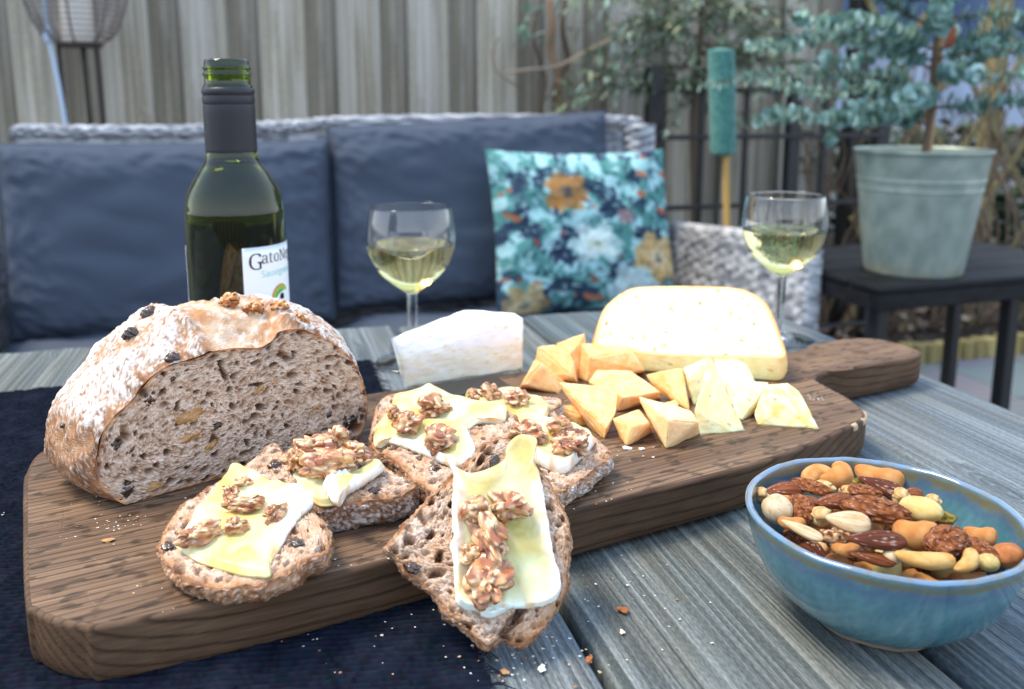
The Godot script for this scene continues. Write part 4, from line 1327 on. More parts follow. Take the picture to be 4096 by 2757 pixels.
func build_toasts():
	bread_slice("front left toast, lying flat near the board's rounded corner", Transform3D(Vector3(0.9981, 0.0615, 0.0069), Vector3(-0.0619, 0.9918, 0.1118), Vector3(0.0000, -0.1120, 0.9937), Vector3(-0.1132, 0.0430, -0.3491)), PackedVector2Array([Vector2(-0.0067, -0.0664), Vector2(-0.0104, -0.0641), Vector2(-0.0132, -0.0556), Vector2(-0.0167, -0.0473), Vector2(-0.0224, -0.0358), Vector2(-0.0303, -0.0240), Vector2(-0.0356, -0.0141), Vector2(-0.0362, -0.0057), Vector2(-0.0359, 0.0047), Vector2(-0.0342, 0.0168), Vector2(-0.0300, 0.0244), Vector2(-0.0234, 0.0320), Vector2(-0.0162, 0.0382), Vector2(-0.0085, 0.0428), Vector2(-0.0020, 0.0455), Vector2(0.0040, 0.0467), Vector2(0.0137, 0.0453), Vector2(0.0205, 0.0430), Vector2(0.0279, 0.0389), Vector2(0.0308, 0.0331), Vector2(0.0366, 0.0290), Vector2(0.0381, 0.0224), Vector2(0.0373, 0.0157), Vector2(0.0333, 0.0067), Vector2(0.0283, -0.0000), Vector2(0.0211, -0.0130), Vector2(0.0156, -0.0225), Vector2(0.0110, -0.0323), Vector2(0.0047, -0.0461), Vector2(-0.0013, -0.0584)]), 0.011, 11.0, -0.2, [Vector3(-0.1145, 0.0476, -0.3912), Vector3(-0.1423, 0.0390, -0.3298), Vector3(-0.0881, 0.0421, -0.3271)])
	bread_slice("toast beside the cut loaf with a floury crust to the front", Transform3D(Vector3(0.9994, -0.0350, -0.0038), Vector3(0.0352, 0.9935, 0.1081), Vector3(0.0000, -0.1081, 0.9941), Vector3(-0.0778, 0.0446, -0.3869)), PackedVector2Array([Vector2(-0.0349, -0.0196), Vector2(-0.0307, -0.0272), Vector2(-0.0189, -0.0317), Vector2(-0.0034, -0.0302), Vector2(0.0059, -0.0222), Vector2(0.0124, -0.0144), Vector2(0.0213, -0.0047), Vector2(0.0276, -0.0007), Vector2(0.0330, 0.0044), Vector2(0.0310, 0.0092), Vector2(0.0245, 0.0152), Vector2(0.0136, 0.0198), Vector2(0.0060, 0.0227), Vector2(-0.0017, 0.0251), Vector2(-0.0117, 0.0280), Vector2(-0.0181, 0.0236), Vector2(-0.0247, 0.0098), Vector2(-0.0311, -0.0071)]), 0.0155, 23.0, 0.30, [Vector3(-0.0636, 0.0427, -0.3742)])
	bread_slice("thick toast in the middle with three big walnut pieces", Transform3D(Vector3(0.9960, 0.0882, 0.0123), Vector3(-0.0891, 0.9865, 0.1375), Vector3(0.0000, -0.1381, 0.9904), Vector3(-0.0393, 0.0501, -0.4261)), PackedVector2Array([Vector2(-0.0144, -0.0554), Vector2(-0.0202, -0.0535), Vector2(-0.0317, -0.0513), Vector2(-0.0368, -0.0410), Vector2(-0.0374, -0.0222), Vector2(-0.0348, -0.0001), Vector2(-0.0308, 0.0107), Vector2(-0.0230, 0.0173), Vector2(-0.0160, 0.0277), Vector2(-0.0079, 0.0398), Vector2(-0.0012, 0.0479), Vector2(0.0046, 0.0538), Vector2(0.0089, 0.0479), Vector2(0.0126, 0.0388), Vector2(0.0182, 0.0316), Vector2(0.0216, 0.0218), Vector2(0.0270, 0.0139), Vector2(0.0362, 0.0103), Vector2(0.0429, -0.0091), Vector2(0.0353, -0.0216), Vector2(0.0252, -0.0298), Vector2(0.0189, -0.0323), Vector2(0.0028, -0.0452)]), 0.016, 37.0, -0.12, [Vector3(-0.0374, 0.0455, -0.3921)])
	bread_slice("toast next to the cheese chunks with white flour along its side", Transform3D(Vector3(0.9999, -0.0166, -0.0006), Vector3(0.0166, 0.9992, 0.0358), Vector3(-0.0000, -0.0358, 0.9994), Vector3(0.0145, 0.0435, -0.4455)), PackedVector2Array([Vector2(-0.0490, -0.0514), Vector2(-0.0368, -0.0538), Vector2(-0.0198, -0.0592), Vector2(-0.0027, -0.0552), Vector2(0.0149, -0.0513), Vector2(0.0153, -0.0406), Vector2(0.0099, -0.0317), Vector2(0.0171, -0.0124), Vector2(0.0235, -0.0049), Vector2(0.0321, 0.0082), Vector2(0.0369, 0.0247), Vector2(0.0290, 0.0393), Vector2(0.0195, 0.0531), Vector2(0.0107, 0.0638), Vector2(0.0051, 0.0684), Vector2(-0.0021, 0.0630), Vector2(-0.0105, 0.0493), Vector2(-0.0190, 0.0294), Vector2(-0.0317, -0.0058), Vector2(-0.0425, -0.0330)]), 0.012, 41.0, 0.48)
	bread_slice("toast in front leaning from the board's edge down onto the table", Transform3D(Vector3(0.9772, -0.1474, -0.1528), Vector3(0.2123, 0.6785, 0.7032), Vector3(0.0000, -0.7196, 0.6943), Vector3(-0.0066, 0.0391, -0.3303)), PackedVector2Array([Vector2(0.0050, -0.0467), Vector2(-0.0005, -0.0459), Vector2(-0.0052, -0.0437), Vector2(-0.0105, -0.0377), Vector2(-0.0163, -0.0308), Vector2(-0.0263, -0.0201), Vector2(-0.0352, -0.0097), Vector2(-0.0439, 0.0022), Vector2(-0.0403, 0.0059), Vector2(-0.0369, 0.0105), Vector2(-0.0299, 0.0162), Vector2(-0.0217, 0.0221), Vector2(-0.0191, 0.0265), Vector2(-0.0154, 0.0295), Vector2(-0.0105, 0.0329), Vector2(-0.0032, 0.0384), Vector2(0.0004, 0.0366), Vector2(0.0046, 0.0351), Vector2(0.0089, 0.0371), Vector2(0.0156, 0.0341), Vector2(0.0232, 0.0279), Vector2(0.0256, 0.0229), Vector2(0.0293, 0.0169), Vector2(0.0310, 0.0078), Vector2(0.0324, -0.0028), Vector2(0.0323, -0.0111), Vector2(0.0298, -0.0175), Vector2(0.0260, -0.0252), Vector2(0.0221, -0.0310), Vector2(0.0167, -0.0368), Vector2(0.0119, -0.0434)]), 0.0105, 53.0, -0.1, [Vector3(-0.0079, 0.0655, -0.3553), Vector3(-0.0397, 0.0363, -0.3175)], Vector2(0.0068, 0.0294))
	melted_cheese("square of melted cheese on the front left toast", Transform3D(Vector3(0.9981, 0.0615, 0.0069), Vector3(-0.0619, 0.9918, 0.1118), Vector3(0.0000, -0.1120, 0.9937), Vector3(-0.1153, 0.0435, -0.3502)), PackedVector2Array([Vector2(-0.0200, -0.0408), Vector2(-0.0172, -0.0422), Vector2(-0.0121, -0.0378), Vector2(-0.0047, -0.0322), Vector2(0.0014, -0.0263), Vector2(0.0033, -0.0235), Vector2(0.0077, -0.0236), Vector2(0.0180, -0.0155), Vector2(0.0255, -0.0074), Vector2(0.0267, -0.0022), Vector2(0.0239, 0.0049), Vector2(0.0222, 0.0126), Vector2(0.0209, 0.0233), Vector2(0.0196, 0.0350), Vector2(0.0214, 0.0433), Vector2(0.0167, 0.0433), Vector2(0.0097, 0.0416), Vector2(-0.0015, 0.0362), Vector2(-0.0110, 0.0308), Vector2(-0.0224, 0.0211), Vector2(-0.0224, 0.0170), Vector2(-0.0221, 0.0023), Vector2(-0.0229, -0.0014), Vector2(-0.0219, -0.0078), Vector2(-0.0198, -0.0192), Vector2(-0.0193, -0.0316)]), 0.0048, 2.0, 0.0004, 0.3, 0.9)
	melted_cheese("small pool of melted cheese under the walnut pile", Transform3D(Vector3(0.9994, -0.0350, -0.0038), Vector3(0.0352, 0.9935, 0.1081), Vector3(0.0000, -0.1081, 0.9941), Vector3(-0.0883, 0.0446, -0.3790)), PackedVector2Array([Vector2(-0.0149, -0.0055), Vector2(-0.0127, -0.0156), Vector2(-0.0013, -0.0197), Vector2(0.0078, -0.0180), Vector2(0.0130, -0.0116), Vector2(0.0082, -0.0005), Vector2(0.0041, 0.0070), Vector2(0.0091, 0.0157), Vector2(0.0037, 0.0184), Vector2(-0.0011, 0.0157), Vector2(-0.0053, 0.0115), Vector2(-0.0107, 0.0027)]), 0.0036, 7.0, 0.0, 0.1, 0.0)
	melted_cheese("strip of white cheese rind lying along the toast beside the loaf", Transform3D(Vector3(0.9994, -0.0350, -0.0038), Vector3(0.0352, 0.9935, 0.1081), Vector3(0.0000, -0.1081, 0.9941), Vector3(-0.0723, 0.0466, -0.3744)), PackedVector2Array([Vector2(-0.0126, 0.0050), Vector2(-0.0071, -0.0020), Vector2(-0.0001, -0.0099), Vector2(0.0064, -0.0175), Vector2(0.0105, -0.0133), Vector2(0.0086, -0.0082), Vector2(0.0056, -0.0027), Vector2(0.0017, 0.0037), Vector2(-0.0027, 0.0100), Vector2(-0.0038, 0.0183), Vector2(-0.0065, 0.0165)]), 0.0046, 9.0, 0.0, 1.0, 1.0, 1.0)
	melted_cheese("melted cheese with torn edge on the thick middle toast", Transform3D(Vector3(0.9960, 0.0882, 0.0123), Vector3(-0.0891, 0.9865, 0.1375), Vector3(0.0000, -0.1381, 0.9904), Vector3(-0.0378, 0.0524, -0.4349)), PackedVector2Array([Vector2(-0.0282, -0.0345), Vector2(-0.0221, -0.0376), Vector2(-0.0147, -0.0413), Vector2(-0.0097, -0.0440), Vector2(-0.0026, -0.0370), Vector2(0.0044, -0.0289), Vector2(0.0175, -0.0200), Vector2(0.0258, -0.0146), Vector2(0.0329, -0.0109), Vector2(0.0336, -0.0020), Vector2(0.0322, 0.0039), Vector2(0.0244, 0.0020), Vector2(0.0185, 0.0035), Vector2(0.0146, 0.0094), Vector2(0.0149, 0.0152), Vector2(0.0173, 0.0234), Vector2(0.0191, 0.0323), Vector2(0.0147, 0.0440), Vector2(0.0080, 0.0426), Vector2(-0.0027, 0.0333), Vector2(-0.0151, 0.0229), Vector2(-0.0253, 0.0158), Vector2(-0.0300, 0.0195), Vector2(-0.0323, 0.0158), Vector2(-0.0334, 0.0065), Vector2(-0.0333, -0.0030), Vector2(-0.0290, -0.0160)]), 0.0048, 13.0, 0.0004, 0.1, 0.2, 0.7)
	melted_cheese("melted cheese with a tall white rind on the toast next to the chunks", Transform3D(Vector3(0.9999, -0.0166, -0.0006), Vector3(0.0166, 0.9992, 0.0358), Vector3(-0.0000, -0.0358, 0.9994), Vector3(0.0134, 0.0446, -0.4490)), PackedVector2Array([Vector2(-0.0401, -0.0411), Vector2(-0.0356, -0.0467), Vector2(-0.0255, -0.0499), Vector2(-0.0153, -0.0513), Vector2(-0.0032, -0.0426), Vector2(0.0065, -0.0307), Vector2(0.0069, -0.0172), Vector2(0.0043, -0.0059), Vector2(0.0085, -0.0030), Vector2(0.0157, 0.0013), Vector2(0.0244, 0.0085), Vector2(0.0292, 0.0184), Vector2(0.0256, 0.0295), Vector2(0.0188, 0.0428), Vector2(0.0131, 0.0535), Vector2(0.0071, 0.0519), Vector2(-0.0003, 0.0435), Vector2(-0.0035, 0.0345), Vector2(-0.0121, 0.0156), Vector2(-0.0246, -0.0111)]), 0.0072, 17.0, 0.0, 0.0, 0.25, 1.0)
	melted_cheese("long slab of melted cheese with raised white rind on the leaning front toast", Transform3D(Vector3(0.9772, -0.1474, -0.1528), Vector3(0.2123, 0.6785, 0.7032), Vector3(0.0000, -0.7196, 0.6943), Vector3(-0.0051, 0.0479, -0.3381)), PackedVector2Array([Vector2(0.0094, -0.0362), Vector2(0.0160, -0.0345), Vector2(0.0145, -0.0253), Vector2(0.0164, -0.0193), Vector2(0.0176, -0.0093), Vector2(0.0194, 0.0016), Vector2(0.0211, 0.0141), Vector2(0.0235, 0.0213), Vector2(0.0242, 0.0278), Vector2(0.0213, 0.0320), Vector2(0.0143, 0.0344), Vector2(0.0019, 0.0355), Vector2(-0.0110, 0.0366), Vector2(-0.0165, 0.0343), Vector2(-0.0177, 0.0281), Vector2(-0.0183, 0.0193), Vector2(-0.0196, 0.0133), Vector2(-0.0187, 0.0084), Vector2(-0.0193, 0.0009), Vector2(-0.0195, -0.0055), Vector2(-0.0196, -0.0153), Vector2(-0.0210, -0.0195), Vector2(-0.0157, -0.0172), Vector2(-0.0098, -0.0173), Vector2(-0.0025, -0.0206), Vector2(0.0019, -0.0244), Vector2(0.0025, -0.0296), Vector2(0.0053, -0.0337)]), 0.0058, 19.0, 0.0018, 0.9, 0.9, 0.5)
	melted_cheese("small white rind scrap below the long slab on the leaning front toast", Transform3D(Vector3(0.9772, -0.1474, -0.1528), Vector3(0.2123, 0.6785, 0.7032), Vector3(0.0000, -0.7196, 0.6943), Vector3(-0.0078, 0.0211, -0.3118)), PackedVector2Array([Vector2(-0.0042, 0.0003), Vector2(-0.0015, -0.0011), Vector2(0.0022, -0.0010), Vector2(0.0043, -0.0005), Vector2(0.0016, 0.0009), Vector2(-0.0024, 0.0015)]), 0.0026, 29.0, 0.0, 1.0, 1.0, 1.0)
	# walnut pieces: label, place, half sizes, turn, tilt, seed, skin
	walnut("dark knobbly walnut piece uppermost on the front left toast", Vector3(-0.1246, 0.0492, -0.3570), 0.0037, 0.0035, 0.0048, 0.4, 0.2, 1.0, 0.35)
	walnut("long walnut piece in the centre of the front left toast", Vector3(-0.1168, 0.0487, -0.3482), 0.0087, 0.0039, 0.0037, 0.25, 0.1, 2.0, 0.2)
	walnut("orange brown walnut piece at the right on the front left toast", Vector3(-0.1006, 0.0488, -0.3403), 0.0039, 0.0037, 0.0057, -0.5, 0.1, 3.0, 0.3)
	walnut("small walnut piece below the centre of the front left toast", Vector3(-0.1148, 0.0462, -0.3342), 0.0051, 0.0037, 0.0043, 0.3, 0.0, 4.0, 0.1)
	walnut("walnut piece at the lower left corner of the front left toast", Vector3(-0.1272, 0.0457, -0.3276), 0.0087, 0.0046, 0.0053, 0.5, 0.1, 5.0, 0.2)
	walnut("pale walnut bit at the top of the front left toast", Vector3(-0.1232, 0.0486, -0.3686), 0.0041, 0.0028, 0.0041, 1.0, 0.0, 6.0, -0.25)
	walnut("big walnut half at the front of the pile beside the loaf", Vector3(-0.0863, 0.0521, -0.3784), 0.0142, 0.0073, 0.0065, 0.15, 0.2, 7.0, 0.15)
	walnut("walnut piece at the left end of the pile beside the loaf", Vector3(-0.1017, 0.0525, -0.3869), 0.0073, 0.0058, 0.0063, 0.8, 0.1, 8.0, 0.05)
	walnut("walnut piece lying on top of the pile beside the loaf", Vector3(-0.0941, 0.0601, -0.3847), 0.0105, 0.0053, 0.0063, -0.3, 0.2, 9.0, 0.15)
	walnut("orange walnut knob at the back of the pile beside the loaf", Vector3(-0.0859, 0.0600, -0.3960), 0.0065, 0.0055, 0.0059, 0.4, 0.0, 10.0, 0.25)
	walnut("ragged walnut piece at the right end of the pile beside the loaf", Vector3(-0.0766, 0.0543, -0.3928), 0.0093, 0.0051, 0.0063, -0.4, 0.1, 11.0, 0.1)
	walnut("curled walnut half at the left of the thick middle toast", Vector3(-0.0536, 0.0557, -0.4250), 0.0076, 0.0061, 0.0093, -0.4, 0.1, 12.0, 0.1)
	walnut("little dark walnut knob at the left edge of the thick middle toast", Vector3(-0.0636, 0.0567, -0.4387), 0.0036, 0.0042, 0.0053, 0.1, 0.1, 13.0, 0.4)
	walnut("round walnut piece uppermost on the thick middle toast", Vector3(-0.0418, 0.0589, -0.4404), 0.0085, 0.0065, 0.0080, 0.3, 0.1, 14.0, 0.15)
	walnut("lowest walnut piece of the thick middle toast, near its front edge", Vector3(-0.0370, 0.0546, -0.4064), 0.0086, 0.0061, 0.0107, -0.3, 0.1, 15.0, 0.25)
	walnut("walnut piece at the far end of the right toast, below the white wedge", Vector3(-0.0130, 0.0522, -0.4814), 0.0071, 0.0061, 0.0063, 0.5, 0.1, 16.0, 0.1)
	walnut("small walnut bit at the far left tip of the right toast", Vector3(-0.0225, 0.0514, -0.4800), 0.0040, 0.0038, 0.0044, 0.2, 0.0, 17.0, 0.3)
	walnut("pale footed walnut piece in the middle of the right toast", Vector3(0.0031, 0.0526, -0.4698), 0.0086, 0.0061, 0.0063, -0.2, 0.1, 18.0, -0.02)
	walnut("brown walnut piece at the left front of the right toast, partly behind the leaning toast", Vector3(0.0086, 0.0517, -0.4210), 0.0093, 0.0061, 0.0071, -0.4, 0.1, 19.0, 0.25)
	walnut("pale curled walnut bit behind the front piece on the right toast", Vector3(0.0245, 0.0508, -0.4304), 0.0073, 0.0053, 0.0065, 0.4, 0.1, 20.0, -0.15)
	walnut("big lobed walnut piece at the front corner of the right toast", Vector3(0.0295, 0.0519, -0.4086), 0.0111, 0.0065, 0.0082, -0.1, 0.15, 21.0, 0.3)
	walnut("walnut piece at the upper right on the leaning front toast", Vector3(-0.0015, 0.0536, -0.3358), 0.0093, 0.0051, 0.0065, 0.15, 0.6, 22.0, 0.05)
	walnut("pale walnut tip at the upper left on the leaning front toast", Vector3(-0.0159, 0.0539, -0.3317), 0.0053, 0.0051, 0.0065, -0.5, 0.6, 23.0, -0.15)
	walnut("long twisted walnut half in the middle of the leaning front toast", Vector3(-0.0092, 0.0465, -0.3266), 0.0071, 0.0059, 0.0142, 0.5, 0.6, 24.0, 0.15)
	walnut("small pale walnut bit at the left rind of the leaning front toast", Vector3(-0.0171, 0.0409, -0.3217), 0.0055, 0.0036, 0.0042, 0.1, 0.6, 25.0, -0.3)
	walnut("lowest ragged walnut half on the leaning front toast", Vector3(-0.0097, 0.0329, -0.3133), 0.0099, 0.0059, 0.0114, -0.2, 0.6, 26.0, 0.12)

# ---------------------------------------------------------------- cheeses
func chunk(label: String, pts: PackedVector3Array, a: Color, b: Color, group: String, herbs := 0.0):
	var look := func(q: Vector3, _n: Vector3) -> Color:
		var n := fb.get_noise_3dv(q * 90.0)
		var c := a.lerp(b, clampf(0.5 + n * 1.3, 0, 1))
		var w := sm.get_noise_3dv(q * 420.0)
		if herbs > 0.0:
			var s := sm.get_noise_3dv(q * 200.0 + Vector3(5, 5, 5))
			if s > 0.74: c = c.lerp(lin(120, 130, 70) if w > 0.0 else lin(206, 120, 60), clampf((s - 0.74) * 9.0, 0, 0.8))
		elif w > 0.62: c = c.lerp(lin(255, 232, 190), 0.6)
		return c
	var m := faceted(pts, 0.0008, 0.0005, look, 0.0013)
	var o := obj("cheese_chunk", m, M.cheese)
	o.position = m.get_meta("middle")
	tag(o, label, "cheese chunk", group)

func build_cheeses():
	var oa := lin(250, 201, 140)
	var ob := lin(246, 182, 114)
	var og := "chunks of orange hard cheese"
	var wa := lin(250, 238, 192)
	var wb := lin(242, 224, 160)
	var wg := "chunks of pale herb cheese"
	chunk("tall orange cheese chunk at the back left of the chunks", PackedVector3Array([Vector3(0.0461, 0.0270, -0.5757), Vector3(0.0143, 0.0270, -0.5897), Vector3(0.0217, 0.0270, -0.6026), Vector3(0.0458, 0.0270, -0.5993), Vector3(0.0182, 0.0496, -0.5897), Vector3(0.0301, 0.0506, -0.5917), Vector3(0.0400, 0.0473, -0.5837), Vector3(0.0437, 0.0412, -0.5787), Vector3(0.0420, 0.0322, -0.5737)]), oa, ob, og)
	chunk("orange cheese triangle leaning on the leftmost tall chunk, right behind the toast", PackedVector3Array([Vector3(0.0052, 0.0270, -0.5653), Vector3(0.0313, 0.0270, -0.5539), Vector3(0.0379, 0.0270, -0.5772), Vector3(0.0172, 0.0270, -0.5865), Vector3(0.0157, 0.0491, -0.5619), Vector3(0.0191, 0.0462, -0.5579), Vector3(0.0069, 0.0322, -0.5559)]), oa, ob, og)
	chunk("pointed orange cheese chunk whose tip sticks out furthest back left", PackedVector3Array([Vector3(0.0317, 0.0270, -0.5993), Vector3(0.0468, 0.0270, -0.5849), Vector3(0.0542, 0.0270, -0.6026), Vector3(0.0406, 0.0270, -0.6126), Vector3(0.0522, 0.0580, -0.5945), Vector3(0.0498, 0.0504, -0.5905), Vector3(0.0319, 0.0469, -0.6065), Vector3(0.0407, 0.0455, -0.5865)]), oa, ob, og)
	chunk("blocky orange cheese chunk directly in front of the big herb cheese", PackedVector3Array([Vector3(0.0529, 0.0270, -0.5766), Vector3(0.0468, 0.0270, -0.5859), Vector3(0.0958, 0.0270, -0.5993), Vector3(0.0848, 0.0270, -0.6195), Vector3(0.0484, 0.0534, -0.5852), Vector3(0.0655, 0.0496, -0.5932), Vector3(0.0855, 0.0473, -0.5872), Vector3(0.0545, 0.0456, -0.5752), Vector3(0.0806, 0.0487, -0.5832), Vector3(0.0934, 0.0340, -0.5812)]), oa, ob, og)
	chunk("wide orange cheese chunk in the middle of the heap of chunks", PackedVector3Array([Vector3(0.0659, 0.0270, -0.5182), Vector3(0.0532, 0.0270, -0.5683), Vector3(0.0978, 0.0270, -0.5428), Vector3(0.0820, 0.0270, -0.5683), Vector3(0.0493, 0.0425, -0.5322), Vector3(0.0553, 0.0467, -0.5442), Vector3(0.0778, 0.0467, -0.5442), Vector3(0.0907, 0.0406, -0.5242), Vector3(0.0701, 0.0377, -0.5152), Vector3(0.0940, 0.0394, -0.5222), Vector3(0.0575, 0.0455, -0.5382)]), oa, ob, og)
	chunk("hooked orange cheese chunk standing right of the middle", PackedVector3Array([Vector3(0.1126, 0.0270, -0.5182), Vector3(0.1063, 0.0270, -0.5388), Vector3(0.1158, 0.0270, -0.5455), Vector3(0.0976, 0.0311, -0.5422), Vector3(0.0878, 0.0422, -0.5462), Vector3(0.0968, 0.0470, -0.5402), Vector3(0.1121, 0.0482, -0.5442), Vector3(0.1128, 0.0367, -0.5342), Vector3(0.1063, 0.0315, -0.5302)]), oa, ob, og)
	chunk("thin triangular orange cheese chunk at the front left, its tip pointing down", PackedVector3Array([Vector3(0.0537, 0.0270, -0.4733), Vector3(0.0464, 0.0270, -0.4911), Vector3(0.0532, 0.0270, -0.5096), Vector3(0.0417, 0.0270, -0.5182), Vector3(0.0283, 0.0474, -0.5177), Vector3(0.0650, 0.0482, -0.5037), Vector3(0.0615, 0.0420, -0.4837), Vector3(0.0602, 0.0401, -0.4797), Vector3(0.0544, 0.0347, -0.4737)]), oa, ob, og)
	chunk("small low orange cheese chunk between the two front chunks", PackedVector3Array([Vector3(0.0652, 0.0270, -0.4626), Vector3(0.0629, 0.0270, -0.4758), Vector3(0.0834, 0.0270, -0.4844), Vector3(0.0802, 0.0270, -0.5049), Vector3(0.0579, 0.0385, -0.4770), Vector3(0.0649, 0.0387, -0.4810), Vector3(0.0756, 0.0410, -0.4870), Vector3(0.0685, 0.0385, -0.4650), Vector3(0.0790, 0.0390, -0.4690)]), oa, ob, og)
	chunk("pale orange cheese chunk nearest to the board's front edge", PackedVector3Array([Vector3(0.0868, 0.0270, -0.4594), Vector3(0.0846, 0.0270, -0.4844), Vector3(0.1104, 0.0270, -0.4812), Vector3(0.1068, 0.0270, -0.5002), Vector3(0.0742, 0.0484, -0.4874), Vector3(0.0766, 0.0468, -0.4894), Vector3(0.0867, 0.0457, -0.4854), Vector3(0.0967, 0.0444, -0.4814), Vector3(0.1037, 0.0459, -0.4674), Vector3(0.0879, 0.0442, -0.4594), Vector3(0.1056, 0.0412, -0.4634)]), oa.lerp(wa, 0.35), ob.lerp(wa, 0.35), og)
	chunk("small dark orange cheese chunk just behind the right toast", PackedVector3Array([Vector3(0.0386, 0.0270, -0.4933), Vector3(0.0459, 0.0270, -0.4956), Vector3(0.0447, 0.0270, -0.5121), Vector3(0.0299, 0.0270, -0.5121), Vector3(0.0254, 0.0378, -0.5013), Vector3(0.0363, 0.0389, -0.4993), Vector3(0.0418, 0.0341, -0.4933)]), ob, lin(226, 158, 74), og)
	chunk("little orange cheese piece behind the nearest chunk", PackedVector3Array([Vector3(0.0974, 0.0270, -0.5145), Vector3(0.1076, 0.0270, -0.5245), Vector3(0.1042, 0.0270, -0.5322), Vector3(0.0957, 0.0284, -0.5305), Vector3(0.1067, 0.0327, -0.5285), Vector3(0.1069, 0.0293, -0.5245), Vector3(0.0983, 0.0289, -0.5225)]), oa, wb, og)
	chunk("tall pale cheese chunk leaning on the big herb cheese", PackedVector3Array([Vector3(0.1170, 0.0270, -0.5309), Vector3(0.1367, 0.0270, -0.5401), Vector3(0.1415, 0.0270, -0.5683), Vector3(0.1223, 0.0270, -0.5683), Vector3(0.1278, 0.0566, -0.5422), Vector3(0.1119, 0.0484, -0.5422), Vector3(0.1134, 0.0437, -0.5342), Vector3(0.1316, 0.0523, -0.5382)]), wa, wb, wg, 1.0)
	chunk("tall thin pale cheese triangle standing in front of the other pale chunks", PackedVector3Array([Vector3(0.1103, 0.0270, -0.4801), Vector3(0.1318, 0.0270, -0.4849), Vector3(0.1389, 0.0270, -0.4875), Vector3(0.1335, 0.0270, -0.5049), Vector3(0.1134, 0.0270, -0.5073), Vector3(0.1178, 0.0684, -0.5005), Vector3(0.1198, 0.0670, -0.5045), Vector3(0.1073, 0.0412, -0.4825), Vector3(0.1219, 0.0647, -0.4985)]), wa, wb, wg, 1.0)
	chunk("white cheese block leaning flat against the big herb cheese", PackedVector3Array([Vector3(0.1453, 0.0270, -0.5683), Vector3(0.1699, 0.0270, -0.5772), Vector3(0.1730, 0.0270, -0.5993), Vector3(0.1493, 0.0270, -0.5928), Vector3(0.1421, 0.0421, -0.5883), Vector3(0.1652, 0.0449, -0.5883), Vector3(0.1688, 0.0289, -0.5823), Vector3(0.1476, 0.0309, -0.5783)]), lin(252, 246, 222), wa, wg, 1.0)
	chunk("pale cheese wedge with red specks between the tall triangle and the rightmost wedge", PackedVector3Array([Vector3(0.1413, 0.0270, -0.5035), Vector3(0.1431, 0.0270, -0.5401), Vector3(0.1521, 0.0270, -0.5145), Vector3(0.1605, 0.0270, -0.5401), Vector3(0.1332, 0.0481, -0.5237), Vector3(0.1613, 0.0464, -0.5197), Vector3(0.1557, 0.0430, -0.5117), Vector3(0.1378, 0.0303, -0.5057)]), wa, wb, wg, 1.0)
	chunk("rightmost pale cheese wedge with a long pointed corner", PackedVector3Array([Vector3(0.1490, 0.0270, -0.4983), Vector3(0.1841, 0.0270, -0.4895), Vector3(0.1864, 0.0270, -0.5245), Vector3(0.1715, 0.0270, -0.5401), Vector3(0.1571, 0.0467, -0.5143), Vector3(0.1720, 0.0474, -0.5163), Vector3(0.1789, 0.0422, -0.5123), Vector3(0.1804, 0.0379, -0.5083), Vector3(0.1583, 0.0439, -0.5003), Vector3(0.1480, 0.0316, -0.5023)]), wa, lin(240, 214, 130), wg, 1.0)
	herb_cheese()
	white_wedge()

func herb_cheese():
	place_herb_cheese(Transform3D(Vector3(0.9880, 0.1229, 0.0935), Vector3(-0.1544, 0.7863, 0.5983), Vector3(0.0000, -0.6056, 0.7958), Vector3(0.1264, 0.0608, -0.6135)), PackedVector2Array([Vector2(-0.0646, 0.0136), Vector2(-0.0664, 0.0102), Vector2(-0.0634, -0.0037), Vector2(-0.0582, -0.0190), Vector2(-0.0512, -0.0277), Vector2(-0.0398, -0.0359), Vector2(-0.0268, -0.0382), Vector2(0.0055, -0.0349), Vector2(0.0379, -0.0292), Vector2(0.0520, -0.0223), Vector2(0.0602, -0.0121), Vector2(0.0635, 0.0014), Vector2(0.0648, 0.0192), Vector2(0.0639, 0.0362), Vector2(0.0509, 0.0357), Vector2(0.0379, 0.0339), Vector2(0.0037, 0.0294), Vector2(-0.0252, 0.0243), Vector2(-0.0447, 0.0190)]))

